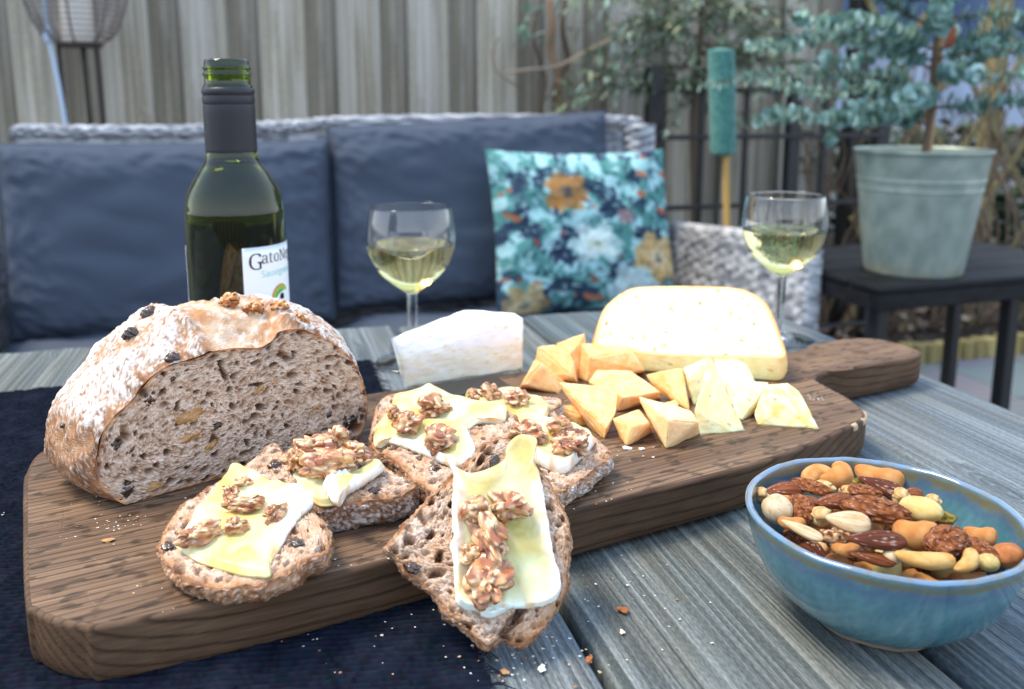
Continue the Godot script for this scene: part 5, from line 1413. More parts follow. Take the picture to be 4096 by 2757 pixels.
func place_herb_cheese(t: Transform3D, o: PackedVector2Array):
	var g := thing("herb_cheese", "big half wheel of pale herb cheese with an orange rind", "cheese")
	g.transform = t
	var down := t.basis.inverse() * Vector3.DOWN
	var surf := func(p: Vector2, k: float, s: float, rim: Vector2) -> Vector3:
		var local := Vector3(p.x, 0, p.y)
		var an := rim.normalized()
		var front := smoothstep(0.35, 0.6, an.y)
		var n := fb.get_noise_3dv(local * 120.0)
		var from_rim := (1.0 - k) * rim.length()
		if s == 0.0:
			cc = lin(238, 226, 190).lerp(lin(230, 212, 158), clampf(0.35 + n * 1.3, 0, 1))
			cc = cc.lerp(lin(244, 208, 150), (1.0 - smoothstep(0.0, 0.009, from_rim)) * 0.8 * (1.0 - front))
			var h := sm.get_noise_2d(p.x * 170.0, p.y * 140.0)
			var which := sm.get_noise_2d(p.x * 60.0 + 9.0, p.y * 60.0)
			if h > 0.72: cc = cc.lerp(lin(196, 84, 40) if which > 0.0 else lin(120, 138, 92), clampf((h - 0.72) * 9.0, 0, 0.85))
			cc = cc.lerp(lin(228, 150, 76), (1.0 - smoothstep(0.0006, 0.0030, from_rim)) * (1.0 - front) * (0.9 if an.x > 0.2 else 0.5))
			return Vector3(p.x, n * 0.0004 - pow(k, 40.0) * 0.0006, p.y)
		var tall := (t * Vector3(rim.x, 0, rim.y)).y - BOARD_TOP
		if s < 0.0: return Vector3(p.x, 0, p.y) + down * tall
		var at := Vector3(rim.x, 0, rim.y) + down * (tall * s)
		var side := fb.get_noise_3dv(at * 100.0)
		cc = lin(232, 172, 102).lerp(lin(214, 132, 62), clampf(0.5 + side * 1.3, 0, 1))
		var cream := lin(247, 231, 176).lerp(lin(240, 216, 148), clampf(0.5 + side, 0, 1))
		var h2 := sm.get_noise_3dv(at * 170.0)
		if h2 > 0.76: cream = cream.lerp(lin(150, 120, 60), 0.6)
		cc = cc.lerp(cream, front)
		var out := Vector3(an.x, 0, an.y)
		return at + out * (sin(PI * s) * 0.0035 * (1.0 - front) - 0.0022 * pow(s, 8.0) + side * 0.0006)
	obj("cheese_body", slab(o, 220, 60, 26, surf, 0.7), M.cheese, g)

func white_wedge():
	var pts := PackedVector3Array([Vector3(-0.0738, 0.0270, -0.5630), Vector3(0.0087, 0.0270, -0.6051), Vector3(-0.0831, 0.0632, -0.5640), Vector3(-0.0753, 0.0472, -0.5630), Vector3(0.0091, 0.0662, -0.6051), Vector3(-0.0372, 0.0692, -0.6180), Vector3(-0.0194, 0.0674, -0.6230), Vector3(-0.0415, 0.0270, -0.6250), Vector3(-0.0146, 0.0270, -0.6230), Vector3(0.0026, 0.0651, -0.6251)])
	var look := func(q: Vector3, n: Vector3) -> Color:
		var k := fb.get_noise_3d(q.x * 60.0, q.y * 260.0, q.z * 60.0)
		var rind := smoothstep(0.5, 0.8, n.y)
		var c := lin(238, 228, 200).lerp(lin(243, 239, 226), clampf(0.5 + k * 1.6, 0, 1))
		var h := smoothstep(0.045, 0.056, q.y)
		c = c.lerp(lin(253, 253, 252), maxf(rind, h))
		var spot := sm.get_noise_3dv(q * 260.0)
		if spot > 0.72: c = c.lerp(lin(232, 206, 140), 0.7)
		return c
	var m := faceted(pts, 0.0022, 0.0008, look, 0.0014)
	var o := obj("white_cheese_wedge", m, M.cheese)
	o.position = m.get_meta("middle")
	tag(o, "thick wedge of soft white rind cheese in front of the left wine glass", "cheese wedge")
	var k := thing("cheese_wrapper", "shiny black wrapper piece sticking out from under the white cheese wedge", "wrapper", Vector3(-0.0282, 0.0292, -0.5598), 0.45)
	obj("sheet", box(Vector3(0.05, 0.003, 0.03), 0.001), paint(14, 14, 17, 0.3, 0.5), k)

# ---------------------------------------------------------------- bowl of nuts
const RIM := 0.0479
const BOWL := Vector3(0.1589, 0.0, -0.3442)

func build_bowl():
	var b := thing("nut_bowl", "glazed blue stoneware bowl with a brown rim, filled with nuts", "bowl", BOWL)
	var k := RIM / 0.0479
	var prof := PackedVector2Array([Vector2(0.0, 0.004), Vector2(0.024, 0.003), Vector2(0.0262, 0.0008), Vector2(0.0288, 0.0008), Vector2(0.0302, 0.0036), Vector2(0.0388, 0.0092), Vector2(0.0468, 0.0178), Vector2(0.0524, 0.0286), Vector2(0.0556, 0.0390), Vector2(0.0570, 0.0458), Vector2(0.0568, 0.0474), Vector2(0.0556, 0.0480), Vector2(0.0543, 0.0474), Vector2(0.0537, 0.0458), Vector2(0.0522, 0.0380), Vector2(0.0485, 0.0280), Vector2(0.0420, 0.0180), Vector2(0.0320, 0.0105), Vector2(0.0180, 0.0072), Vector2(0.0, 0.0064)])
	var pr := smooth_profile(prof, 5)
	var glaze := vmat(0.16, 0.5)
	glaze.clearcoat_enabled = true
	glaze.clearcoat = 0.5
	glaze.clearcoat_roughness = 0.05
	obj("bowl_body", grid(220, pr.size() - 1, func(u, v):
		var p: Vector2 = pr[roundi(v * (pr.size() - 1))]
		var an: float = u * TAU
		var y := p.y
		var run := fb.get_noise_3d(cos(an) * 5.0, sin(an) * 5.0, y * 40.0)
		var spk := sm.get_noise_3d(cos(an) * 60.0, sin(an) * 60.0, y * 700.0)
		cc = lin(68, 112, 126).lerp(lin(86, 132, 142), clampf(0.5 + run * 1.0, 0, 1)).lerp(lin(50, 90, 110), clampf(spk * 0.6, 0, 0.35))
		var inside: bool = v > 0.55
		var band := exp(-pow((y - 0.0442) / 0.0014, 2.0)) if not inside else exp(-pow((y - 0.0445 + run * 0.002) / 0.0022, 2.0))
		var indigo := exp(-pow((y - 0.0405 + run * 0.004) / 0.0026, 2.0))
		cc = cc.lerp(lin(72, 84, 128), 0.5 * indigo)
		cc = cc.lerp(lin(104, 96, 68), clampf(band * (0.95 + run * 0.6), 0, 0.92))
		if y > 0.0462: cc = cc.lerp(lin(98, 128, 158).lerp(lin(112, 106, 86), clampf(0.25 + run * 0.9 + spk * 0.3, 0, 0.85)), smoothstep(0.0462, 0.0472, y))
		if y < 0.0022: cc = lin(128, 112, 92)
		return Vector3(p.x * cos(an), y * k, p.x * sin(an)) + Vector3(0, fb.get_noise_2d(cos(an) * 1.5, sin(an) * 1.5) * 0.0005, 0), true), glaze, b)
	var kinds := {
		"almond": almond_mesh(1.0, 1.0, 1.0, lin(150, 88, 50), lin(108, 54, 30), 1.0),
		"dark_almond": almond_mesh(1.0, 1.0, 1.0, lin(122, 66, 42), lin(84, 40, 26), 6.0),
		"white_almond": almond_mesh(1.0, 1.0, 1.0, lin(232, 208, 172), lin(212, 178, 132), 9.0),
		"cashew": cashew_mesh(1.0, 0.42, 0.95, lin(232, 170, 104), lin(214, 142, 76), 2.0),
		"pale_cashew": cashew_mesh(1.0, 0.40, 0.75, lin(238, 198, 128), lin(226, 168, 92), 5.0),
		"pecan": pecan_mesh(1.0, 1.0, 1.0, 3.0),
		"peanut": pebble_mesh(1.0, 1.0, 1.0, lin(222, 150, 96), lin(196, 118, 68), 4.0, 0.05),
		"macadamia": pebble_mesh(1.0, 1.0, 1.0, lin(236, 216, 184), lin(218, 190, 148), 7.0, 0.04, 0.7),
		"hazelnut": pebble_mesh(1.0, 1.0, 1.0, lin(238, 216, 150), lin(226, 194, 118), 8.0, 0.05),
		"nut_crumb": pebble_mesh(1.0, 1.0, 1.0, lin(236, 208, 154), lin(206, 160, 100), 2.5, 0.22),
		"walnut_crumb": walnut_mesh(30.0, 1.0, 1.0, 1.0, 0.35),
		"raisin": pebble_mesh(1.0, 1.0, 1.0, lin(168, 150, 70), lin(112, 96, 44), 5.5, 0.2),
	}
	# kind, name, label, place, half length, half width, half height, turn, tilt, roll
	var rows := [
		["cashew", "cashew", "orange cashew at the back left of the bowl, beside the brown curved pecan", [Vector3(0.1439, 0.0419, -0.3887), 0.01031, 0.00463, 0.629], 0.1, 0.3],
		["cashew", "cashew", "orange cashew at the very back of the nuts", [Vector3(0.1571, 0.0419, -0.3869), 0.01047, 0.00537, 0.751], 0.1, 2.9],
		["cashew", "cashew", "long pale orange cashew at the back right of the nuts", [Vector3(0.1754, 0.0409, -0.3873), 0.01226, 0.00577, -0.402], -0.1, 2.8],
		["almond", "almond", "brown almond along the left wall of the bowl", [Vector3(0.1251, 0.0419, -0.3727), 0.00897, 0.00408, 0.139], 0.0, 0.2],
		["pecan", "pecan", "curved brown pecan sliver in front of the back left cashew", [Vector3(0.1370, 0.0449, -0.3702), 0.01022, 0.00258, -1.002], 0.1, 0.6],
		["macadamia", "macadamia", "round white veined nut near the left rim", [Vector3(0.1169, 0.0419, -0.3542), 0.00655, 0.00637, -0.000], 0.0, 0.0],
		["pecan", "pecan", "brown wrinkled pecan right of the round white nut", [Vector3(0.1270, 0.0429, -0.3529), 0.00793, 0.00388, -1.483], -0.25, 0.3],
		["almond", "almond", "brown salted almond in the middle, half under the big pecan", [Vector3(0.1422, 0.0449, -0.3553), 0.00893, 0.00372, 0.139], 0.0, 0.3],
		["pecan", "pecan", "big brown pecan half in the middle of the bowl", [Vector3(0.1535, 0.0489, -0.3395), 0.01311, 0.00509, -0.339], -0.06, 0.1],
		["pecan", "pecan", "pecan end behind the big pecan half", [Vector3(0.1558, 0.0469, -0.3603), 0.00834, 0.00359, -0.629], 0.1, 0.0],
		["dark_almond", "almond", "dark almond lying in front of the long back cashew", [Vector3(0.1688, 0.0459, -0.3681), 0.01057, 0.00403, -0.773], -0.1, 0.2],
		["nut_crumb", "nut_piece", "broken cream coloured nut piece right of the dark back almond", [Vector3(0.1736, 0.0449, -0.3605), 0.00413, 0.00323, -0.339], 0.0, 0.0],
		["almond", "almond", "almond showing only its end beside the broken cream piece", [Vector3(0.1820, 0.0429, -0.3667), 0.00443, 0.00329, -0.173], 0.0, 0.3],
		["hazelnut", "blanched_hazelnut", "big smooth cream coloured nut right of the big pecan", [Vector3(0.1743, 0.0469, -0.3435), 0.01081, 0.00584, -1.311], 0.3, 0.0],
		["white_almond", "white_almond", "white blanched almond half under the big pecan", [Vector3(0.1403, 0.0459, -0.3348), 0.00836, 0.00470, -0.463], 0.0, 0.4],
		["nut_crumb", "nut_piece", "broken brown and cream nut piece in front of the middle almond", [Vector3(0.1332, 0.0429, -0.3455), 0.00525, 0.00346, -0.463], 0.0, 0.0],
		["white_almond", "white_almond", "slim white almond at the front left rim", [Vector3(0.1193, 0.0449, -0.3298), 0.00945, 0.00248, -0.968], 0.0, 0.2],
		["walnut_crumb", "walnut_piece", "reddish brown nut piece with a cream chip behind the front rim", [Vector3(0.1322, 0.0429, -0.3276), 0.00516, 0.00395, -0.339], 0.0, 0.0],
		["dark_almond", "almond", "big dark almond in front of the white blanched almond", [Vector3(0.1440, 0.0479, -0.3158), 0.01085, 0.00413, -0.104], 0.0, 0.2],
		["cashew", "cashew", "large orange cashew right of the big dark almond", [Vector3(0.1638, 0.0449, -0.3252), 0.00992, 0.00588, -0.463], 0.05, 2.9],
		["pecan", "pecan", "square ended pecan in front of the large orange cashew", [Vector3(0.1723, 0.0469, -0.3170), 0.00975, 0.00526, 0.728], 0.1, 0.0],
		["cashew", "cashew", "orange cashew at the right wall of the bowl", [Vector3(0.1957, 0.0399, -0.3331), 0.00689, 0.00402, -0.274], 0.0, 3.0],
		["peanut", "peanut", "round orange peanut furthest right in the bowl", [Vector3(0.2005, 0.0379, -0.3219), 0.00705, 0.00487, 0.463], 0.0, 0.0],
		["pale_cashew", "cashew", "long pale cashew lying along the front rim", [Vector3(0.1581, 0.0459, -0.3037), 0.01154, 0.00368, -0.207], 0.0, 2.7],
		["pale_cashew", "cashew", "pale cashew at the right front, pointing up", [Vector3(0.1751, 0.0449, -0.3042), 0.00888, 0.00308, 0.773], 0.1, 2.6],
		["almond", "almond", "almond half hidden behind the front rim", [Vector3(0.1415, 0.0419, -0.3133), 0.00841, 0.00285, -0.521], 0.0, 0.2],
		["cashew", "cashew", "orange cashew end just showing over the front rim", [Vector3(0.1345, 0.0409, -0.3203), 0.00618, 0.00291, -0.139], 0.0, 2.9],
		["macadamia", "macadamia", "white nut squeezed between the front almond and the long pale cashew", [Vector3(0.1487, 0.0429, -0.3119), 0.00346, 0.00315, -0.000], 0.0, 0.0],
		["raisin", "raisin", "greenish raisin at the back right against the wall", [Vector3(0.1886, 0.0399, -0.3492), 0.00402, 0.00315, -0.339], 0.0, 0.0],
		["nut_crumb", "nut_piece", "pale crumb of nut furthest back right", [Vector3(0.1903, 0.0409, -0.3644), 0.00342, 0.00254, -0.339], 0.0, 0.0],
		["nut_crumb", "nut_piece", "cube shaped pale nut crumb at the far left rim", [Vector3(0.1147, 0.0409, -0.3708), 0.00328, 0.00277, -0.339], 0.0, 0.0],
		["walnut_crumb", "walnut_piece", "dark nut scrap behind the smooth cream coloured nut", [Vector3(0.1858, 0.0399, -0.3529), 0.00475, 0.00282, -1.033], 0.0, 0.0],
		["pecan", "pecan", "dark pecan piece between the square ended pecan and the right cashew", [Vector3(0.1867, 0.0419, -0.3198), 0.00919, 0.00387, -1.290], 0.0, 0.0],
		["raisin", "raisin", "blackish raisin at the back between two cashews", [Vector3(0.1622, 0.0439, -0.3765), 0.00312, 0.00224, -0.339], 0.0, 0.0],
		["nut_crumb", "nut_piece", "cream chip left of the back pecan end", [Vector3(0.1509, 0.0459, -0.3624), 0.00419, 0.00253, -0.629], 0.0, 0.0],
		["nut_crumb", "nut_piece", "cream chip beside the curved pecan sliver", [Vector3(0.1432, 0.0449, -0.3710), 0.00472, 0.00221, -0.629], 0.0, 0.0],
		["cashew", "cashew", "orange nut showing between the round white nut and the left pecan", [Vector3(0.1254, 0.0389, -0.3672), 0.00581, 0.00330, -0.857], 0.0, 2.9],
		["cashew", "cashew", "orange nut glimpsed behind the slim white almond", [Vector3(0.1198, 0.0399, -0.3442), 0.00649, 0.00311, -0.339], 0.0, 2.9],
		["almond", "almond", "reddish almond standing between the left pecan and the middle almond", [Vector3(0.1345, 0.0419, -0.3595), 0.00700, 0.00323, -1.391], 0.0, 0.2],
		["hazelnut", "blanched_hazelnut", "pale nut behind the front right cashew", [Vector3(0.1864, 0.0409, -0.3112), 0.00409, 0.00346, -0.000], 0.0, 0.0],
	]
	for r in rows:
		var o := obj(r[1], kinds[r[0]], M.nut)
		tag(o, r[2], str(r[1]).replace("_", " "), "nuts in the blue bowl")
		set_nut(o, r[0], r[3][0] + Vector3(0, 0.0015, 0), r[3][1], r[3][2], r[3][3], r[4], r[5])
	# the layers below fill the bowl; only glimpsed between the nuts on top
	var order := ["almond", "cashew", "pecan", "dark_almond", "peanut", "cashew", "almond", "hazelnut", "nut_crumb"]
	for i in 64:
		var an := i * 2.39996
		var rad := 0.0405 * sqrt((i % 46 + 0.5) / 46.0)
		var low := 0.0195 if i < 46 else 0.0125
		var kind: String = order[i % order.size()]
		var o := obj({"dark_almond": "almond", "hazelnut": "blanched_hazelnut", "nut_crumb": "nut_piece"}.get(kind, kind), kinds[kind], M.nut)
		var kind_word: String = {"dark_almond": "dark almond", "hazelnut": "blanched hazelnut", "nut_crumb": "fragment"}.get(kind, kind)
		var sector: String = ["right", "front right", "front", "front left", "left", "back left", "back", "back right"][int(fposmod(an + PI / 8.0, TAU) / TAU * 8.0) % 8]
		tag(o, "%s %s, %s, in the %s %s of the bowl" % [["plump", "small", "tilted", "half seen"][(i / 9) % 4], kind_word, "just under the top nuts" if low < 0.015 else "low down", "inner" if rad < 0.024 else "outer", sector], "nut", "nuts lower down in the bowl")
		set_nut(o, kind, BOWL + Vector3(cos(an) * rad, RIM - low + R(-0.002, 0.003), sin(an) * rad), 0.0085, 0.0052, R(0, TAU), R(-0.3, 0.3), R(-0.5, 0.5))

func set_nut(o: Node3D, kind: String, at: Vector3, l: float, w: float, turn: float, tilt: float, roll: float):
	var flat: float = {"almond": 0.62, "dark_almond": 0.62, "white_almond": 0.66, "pecan": 0.62, "cashew": 1.0, "pale_cashew": 1.0}.get(kind, 0.88)
	var b := Basis(Vector3.UP, turn) * Basis(Vector3.BACK, tilt) * Basis(Vector3.RIGHT, roll if kind != "cashew" and kind != "pale_cashew" else 0.0)
	if kind == "cashew" or kind == "pale_cashew":
		# the bow of the cashew points away from or towards the eye
		if roll > 1.5: b = b * Basis(Vector3.RIGHT, PI)
		o.transform = Transform3D(b * Basis.from_scale(Vector3(l * 1.0, w / 0.39, w / 0.39)), at)
	else:
		var more := 1.42 if flat < 0.7 else 1.12
		o.transform = Transform3D(b * Basis.from_scale(Vector3(l * (1.08 if flat < 0.7 else 1.0), w * flat * more, w * more)), at)

# ---------------------------------------------------------------- plants
func leaf_mesh(l: float, w: float, cup: float) -> ArrayMesh:
	return grid(6, 4, func(u, v):
		cc = Color.WHITE
		var x: float = u
		var half := w * 0.5 * pow(maxf(sin(PI * pow(x, 0.8)), 0.0), 0.75)
		var y: float = (v * 2.0 - 1.0) * half
		return Vector3(x * l, absf(v * 2.0 - 1.0) * half * cup - x * x * l * 0.12, y), false, Vector3.UP)

func round_leaf_mesh(r: float, cup: float) -> ArrayMesh:
	return grid(14, 3, func(u, v):
		cc = Color.WHITE
		var an: float = u * TAU
		var rr: float = maxf(v, 0.02) * r * (1.0 - 0.10 * cos(an))
		return Vector3(r * 0.95 + cos(an) * rr, rr * rr * cup, sin(an) * rr), true, Vector3.UP)

# leaves: [transform, colour index]; the nearest ones are parts, the rest one mass
func set_leaves(plant: Node3D, meshes: Array, mats: Array, where: Array):
	for i in mini(where.size(), 285):
		var o := obj("leaf", meshes[i % meshes.size()], mats[i % mats.size()], plant)
		o.transform = where[i]
	if where.size() <= 285: return
	var mm := MultiMesh.new()
	mm.transform_format = MultiMesh.TRANSFORM_3D
	mm.use_colors = true
	mm.mesh = meshes[0]
	mm.instance_count = where.size() - 285
	for i in range(285, where.size()):
		mm.set_instance_transform(i - 285, where[i])
		mm.set_instance_color(i - 285, mats[i % mats.size()].albedo_color.srgb_to_linear())
	var o := MultiMeshInstance3D.new()
	o.multimesh = mm
	var m := vmat(0.7, 0.3)
	m.backlight_enabled = true
	m.backlight = Color(0.3, 0.35, 0.25)
	o.material_override = m
	put(o, "foliage", plant)
	tag(o, "", "", "", "stuff")

func leaf_paint(r: float, g: float, b: float) -> StandardMaterial3D:
	var m := paint(r, g, b, 0.65, 0.35)
	m.backlight_enabled = true
	m.backlight = Color(0.3, 0.35, 0.3)
	return m

func build_plants():
	# ---- zinc pot with a eucalyptus
	var at := Vector3(0.868, -0.14, -1.835)
	var pot := thing("zinc_pot", "tall pale green zinc bucket standing on the black side table", "plant pot", at)
	var prof := PackedVector2Array([Vector2(0.0, 0.006), Vector2(0.088, 0.004), Vector2(0.0965, 0.0), Vector2(0.0985, 0.004), Vector2(0.1012, 0.02), Vector2(0.1066, 0.06), Vector2(0.1121, 0.10), Vector2(0.1162, 0.13), Vector2(0.1209, 0.165), Vector2(0.1224, 0.176), Vector2(0.1243, 0.180), Vector2(0.1236, 0.184), Vector2(0.1251, 0.196), Vector2(0.1270, 0.200), Vector2(0.1262, 0.204), Vector2(0.1291, 0.225), Vector2(0.1318, 0.250), Vector2(0.1362, 0.256), Vector2(0.1372, 0.259), Vector2(0.1355, 0.262), Vector2(0.1322, 0.258), Vector2(0.122, 0.18), Vector2(0.116, 0.13), Vector2(0.0, 0.13)])
	var zinc := vmat(0.42, 0.5)
	zinc.metallic = 0.35
	var pp := PackedVector2Array()
	for i in prof.size() - 1:
		for k in 4: pp.append(prof[i].lerp(prof[i + 1], k / 4.0))
	pp.append(prof[prof.size() - 1])
	obj("bucket", grid(96, pp.size() - 1, func(u, v):
		var p: Vector2 = pp[roundi(v * (pp.size() - 1))]
		var n := fb.get_noise_3d(cos(u * TAU) * 2.2, sin(u * TAU) * 2.2, p.y * 14.0)
		var k := fb.get_noise_3d(cos(u * TAU) * 6.0, sin(u * TAU) * 6.0, p.y * 40.0 + 8.0)
		cc = lin(130, 146, 138).lerp(lin(160, 172, 164), clampf(0.5 + n * 1.0, 0, 1))
		if p.y < 0.03: cc = cc.lerp(lin(164, 150, 104), clampf(0.3 + k * 1.5, 0, 0.7) * (1.0 - smoothstep(0.005, 0.03, p.y)))
		return Vector3(p.x * cos(u * TAU), p.y, p.x * sin(u * TAU)), true), zinc, pot)
	obj("soil", grid(30, 8, func(u, v):
		var r: float = maxf(v, 0.02) * 0.128
		cc = lin(70, 58, 48).lerp(lin(40, 32, 26), R(0, 1))
		return Vector3(cos(u * TAU) * r, 0.232 + R(-0.004, 0.004), sin(u * TAU) * r), true, Vector3.UP), M.crumb, pot)
	var tree := thing("eucalyptus", "blue green round leaved eucalyptus growing in the zinc pot", "potted plant", at + Vector3(0.0, 0.225, 0.01))
	var bark := paint(118, 98, 82, 0.85)
	var top := curve(PackedVector3Array([Vector3(0, 0, 0), Vector3(0.006, 0.10, 0), Vector3(0.0, 0.22, 0.01), Vector3(0.012, 0.40, 0.0), Vector3(0.0, 0.62, 0.0), Vector3(0.02, 0.85, 0.02)]), 6)
	obj("trunk", tube(top, 0.0085, 0.003, 8), bark, tree)
	var stake := obj("stake", tube(PackedVector3Array([Vector3(0.014, -0.05, -0.012), Vector3(0.022, 0.30, -0.012), Vector3(0.030, 0.68, -0.008)]), 0.006, 0.006, 8), paint(192, 162, 118, 0.7), tree)
	var tie := obj("tie", tube(PackedVector3Array([Vector3(0.034, 0.245, -0.002), Vector3(0.036, 0.262, 0.000), Vector3(0.037, 0.285, 0.002)]), 0.010, 0.007, 8), paint(190, 104, 78, 0.6), tree)
	var greens := [leaf_paint(142, 178, 176), leaf_paint(116, 154, 152), leaf_paint(168, 198, 198), leaf_paint(98, 130, 118), leaf_paint(134, 164, 148)]
	var rounds := [round_leaf_mesh(0.0122, 16.0), round_leaf_mesh(0.0140, 12.0), round_leaf_mesh(0.0104, 20.0)]
	var where := []
	rng.seed = 77
	# each branch: start height on the stem, direction, length, droop
	var dirs := [[0.10, Vector3(-1, 0.28, 0.3), 0.46, 0.10], [0.13, Vector3(-1, 0.10, 0.1), 0.40, 0.05], [0.16, Vector3(-1, 0.35, -0.1), 0.50, 0.12], [0.20, Vector3(-1, 0.45, 0.3), 0.48, 0.12], [0.24, Vector3(-1, 0.30, 0.5), 0.44, 0.10], [0.28, Vector3(-1, 0.55, 0.0), 0.50, 0.10], [0.33, Vector3(-1, 0.35, 0.2), 0.48, 0.08], [0.38, Vector3(-1, 0.30, -0.2), 0.46, 0.06], [0.42, Vector3(-1, 0.1, 0.3), 0.44, 0.06], [0.14, Vector3(-0.6, 0.2, 0.8), 0.26, 0.08], [0.18, Vector3(0.2, 0.3, 1), 0.22, 0.05], [0.22, Vector3(0.6, 0.3, 0.7), 0.28, 0.08], [0.12, Vector3(1, 0.25, 0.3), 0.30, 0.06], [0.17, Vector3(1, 0.5, 0.0), 0.36, 0.02], [0.24, Vector3(1, 0.35, 0.2), 0.40, 0.0], [0.30, Vector3(1, 0.2, 0.4), 0.38, 0.04], [0.36, Vector3(1, 0.3, -0.1), 0.36, 0.04], [0.28, Vector3(-0.4, 0.4, 0.9), 0.24, 0.06], [0.34, Vector3(0.3, 0.3, 0.9), 0.22, 0.04], [0.40, Vector3(-0.5, 0.3, 0.8), 0.3, 0.06], [0.22, Vector3(-0.7, 0.1, -0.7), 0.3, 0.06], [0.30, Vector3(0.5, 0.1, -0.8), 0.3, 0.06], [0.26, Vector3(-0.3, 0.6, 0.5), 0.25, 0.02], [0.11, Vector3(-0.9, -0.05, 0.5), 0.30, 0.05], [0.46, Vector3(-0.9, 0.2, 0.2), 0.36, 0.04], [0.09, Vector3(-1, 0.12, -0.35), 0.36, 0.04], [0.36, Vector3(-0.8, 0.2, 0.6), 0.36, 0.08], [0.44, Vector3(0.7, 0.2, 0.5), 0.30, 0.03]]
	for q in dirs:
		var dir: Vector3 = (q[1] + Vector3(R(-0.12, 0.12), R(-0.1, 0.1), R(-0.12, 0.12))).normalized()
		var from := Vector3(0.003, q[0], 0.004)
		var pts := PackedVector3Array()
		for k in 13:
			var t := k / 12.0
			pts.append(from + dir * q[2] * t + Vector3(0, -q[3] * t * t, 0) + Vector3(sm.get_noise_2d(t * 3.0, q[0] * 90.0), sm.get_noise_2d(t * 3.0, q[0] * 90.0 + 40.0), 0) * 0.03 * t)
		obj("branch", tube(pts, 0.0034, 0.0009, 5), bark, tree)
		var count := int(q[2] / 0.0082)
		for k in count:
			var t := 0.10 + 0.9 * k / count
			var p := pts[int(t * 12.0)].lerp(pts[mini(int(t * 12.0) + 1, 12)], fposmod(t * 12.0, 1.0))
			var along := (pts[mini(int(t * 12.0) + 1, 12)] - pts[int(t * 12.0)] + dir * 0.001).normalized()
			var spin := (k % 2) * PI / 2 + R(-0.4, 0.4)
			for s in 2:
				var outward := along.cross(Vector3.UP).normalized().rotated(along, spin + s * PI)
				var x := (outward + along * R(0.1, 0.5)).normalized()
				var z := x.cross(along).normalized()
				var y := z.cross(x)
				if y.y < 0.0 and rng.randf() < 0.5:
					y = -y
					z = -z
				where.append(Transform3D(Basis(x, y, z).scaled(Vector3.ONE * R(0.6, 1.25) * (1.2 - 0.55 * t)), p))
	where.reverse()
	set_leaves(tree, rounds, greens, where)

	# ---- olive shrub before the fence
	var olive := thing("olive_shrub", "narrow leaved grey green olive shrub in front of the fence", "shrub", garden(1.34, GROUND, 2.52), GARDEN_TURN)
	var wood := paint(110, 98, 86, 0.9)
	obj("trunk", tube(curve(PackedVector3Array([Vector3(0, 0, 0), Vector3(0.01, 0.5, 0.0), Vector3(-0.02, 0.9, 0.02), Vector3(0.01, 1.25, 0.0), Vector3(0.0, 1.7, 0.0)]), 6), 0.022, 0.006, 8), wood, olive)
	var leaves := []
	var stems := [[0.95, Vector3(-1, 0.02, 0.3), 0.52], [1.02, Vector3(-1, -0.05, 0.2), 0.60], [1.10, Vector3(-1, 0.12, 0.4), 0.46], [1.16, Vector3(-1, 0.0, 0.1), 0.42], [1.22, Vector3(-1, -0.10, 0.3), 0.44], [1.0, Vector3(-0.8, 0.3, 0.5), 0.36], [0.92, Vector3(-0.9, 0.10, 0.5), 0.34], [1.08, Vector3(0.9, 0.0, 0.3), 0.40], [1.0, Vector3(0.9, 0.15, 0.4), 0.36], [1.15, Vector3(0.8, 0.0, 0.5), 0.44], [1.22, Vector3(0.9, -0.1, 0.2), 0.42], [1.05, Vector3(0.3, 0.1, 0.9), 0.30], [1.14, Vector3(-0.3, 0.1, 0.9), 0.30], [1.2, Vector3(0.2, -0.1, 0.9), 0.30], [1.26, Vector3(-0.6, -0.2, 0.6), 0.40], [0.95, Vector3(-0.4, 0.3, 0.8), 0.26], [0.98, Vector3(0.5, 0.25, 0.7), 0.26], [1.28, Vector3(0.5, -0.2, 0.6), 0.40], [1.3, Vector3(-0.9, -0.12, 0.1), 0.52], [0.9, Vector3(0.6, 0.1, 0.5), 0.24]]
	for q in stems:
		for twig in 4:
			var dir: Vector3 = (q[1] + Vector3(R(-0.35, 0.35), R(-0.35, 0.35), R(-0.3, 0.3))).normalized()
			var len: float = q[2] * R(0.6, 1.05)
			var pts := PackedVector3Array()
			for k in 9:
				var t := k / 8.0
				pts.append(Vector3(0, q[0], 0) + dir * len * t + Vector3(0, -0.05 * t * t, 0) + Vector3(0, sm.get_noise_2d(t * 3.0, q[0] * 50.0 + twig * 9.0), 0) * 0.05 * t)
			obj("twig", tube(pts, 0.0028, 0.0009, 5), wood, olive)
			var count := int(len / 0.024)
			for k in count:
				var t := 0.2 + 0.8 * k / count
				var i := mini(int(t * 8.0), 7)
				var p := pts[i].lerp(pts[i + 1], t * 8.0 - i)
				for s in 2:
					var x := (dir * R(0.4, 1.0) + Vector3(R(-1, 1), R(-1, 1), R(-1, 1))).normalized()
					var z := x.cross(Vector3(R(-0.4, 0.4), 1, R(-0.4, 0.4))).normalized()
					leaves.append(Transform3D(Basis(x, z.cross(x), z).scaled(Vector3.ONE * R(0.7, 1.2)), p))
	leaves.shuffle()
	set_leaves(olive, [leaf_mesh(0.044, 0.011, 0.3)], [leaf_paint(118, 138, 120), leaf_paint(92, 114, 96), leaf_paint(150, 168, 156), leaf_paint(104, 122, 98), leaf_paint(134, 140, 112)], leaves)

	# ---- dry climber on the fence
	var vine := thing("dry_climber", "bare brown climbing stem with peeling bark against the fence", "climber", Vector3.ZERO)
	var dry := paint(138, 112, 88, 0.9)
	var dark := paint(96, 78, 62, 0.9)
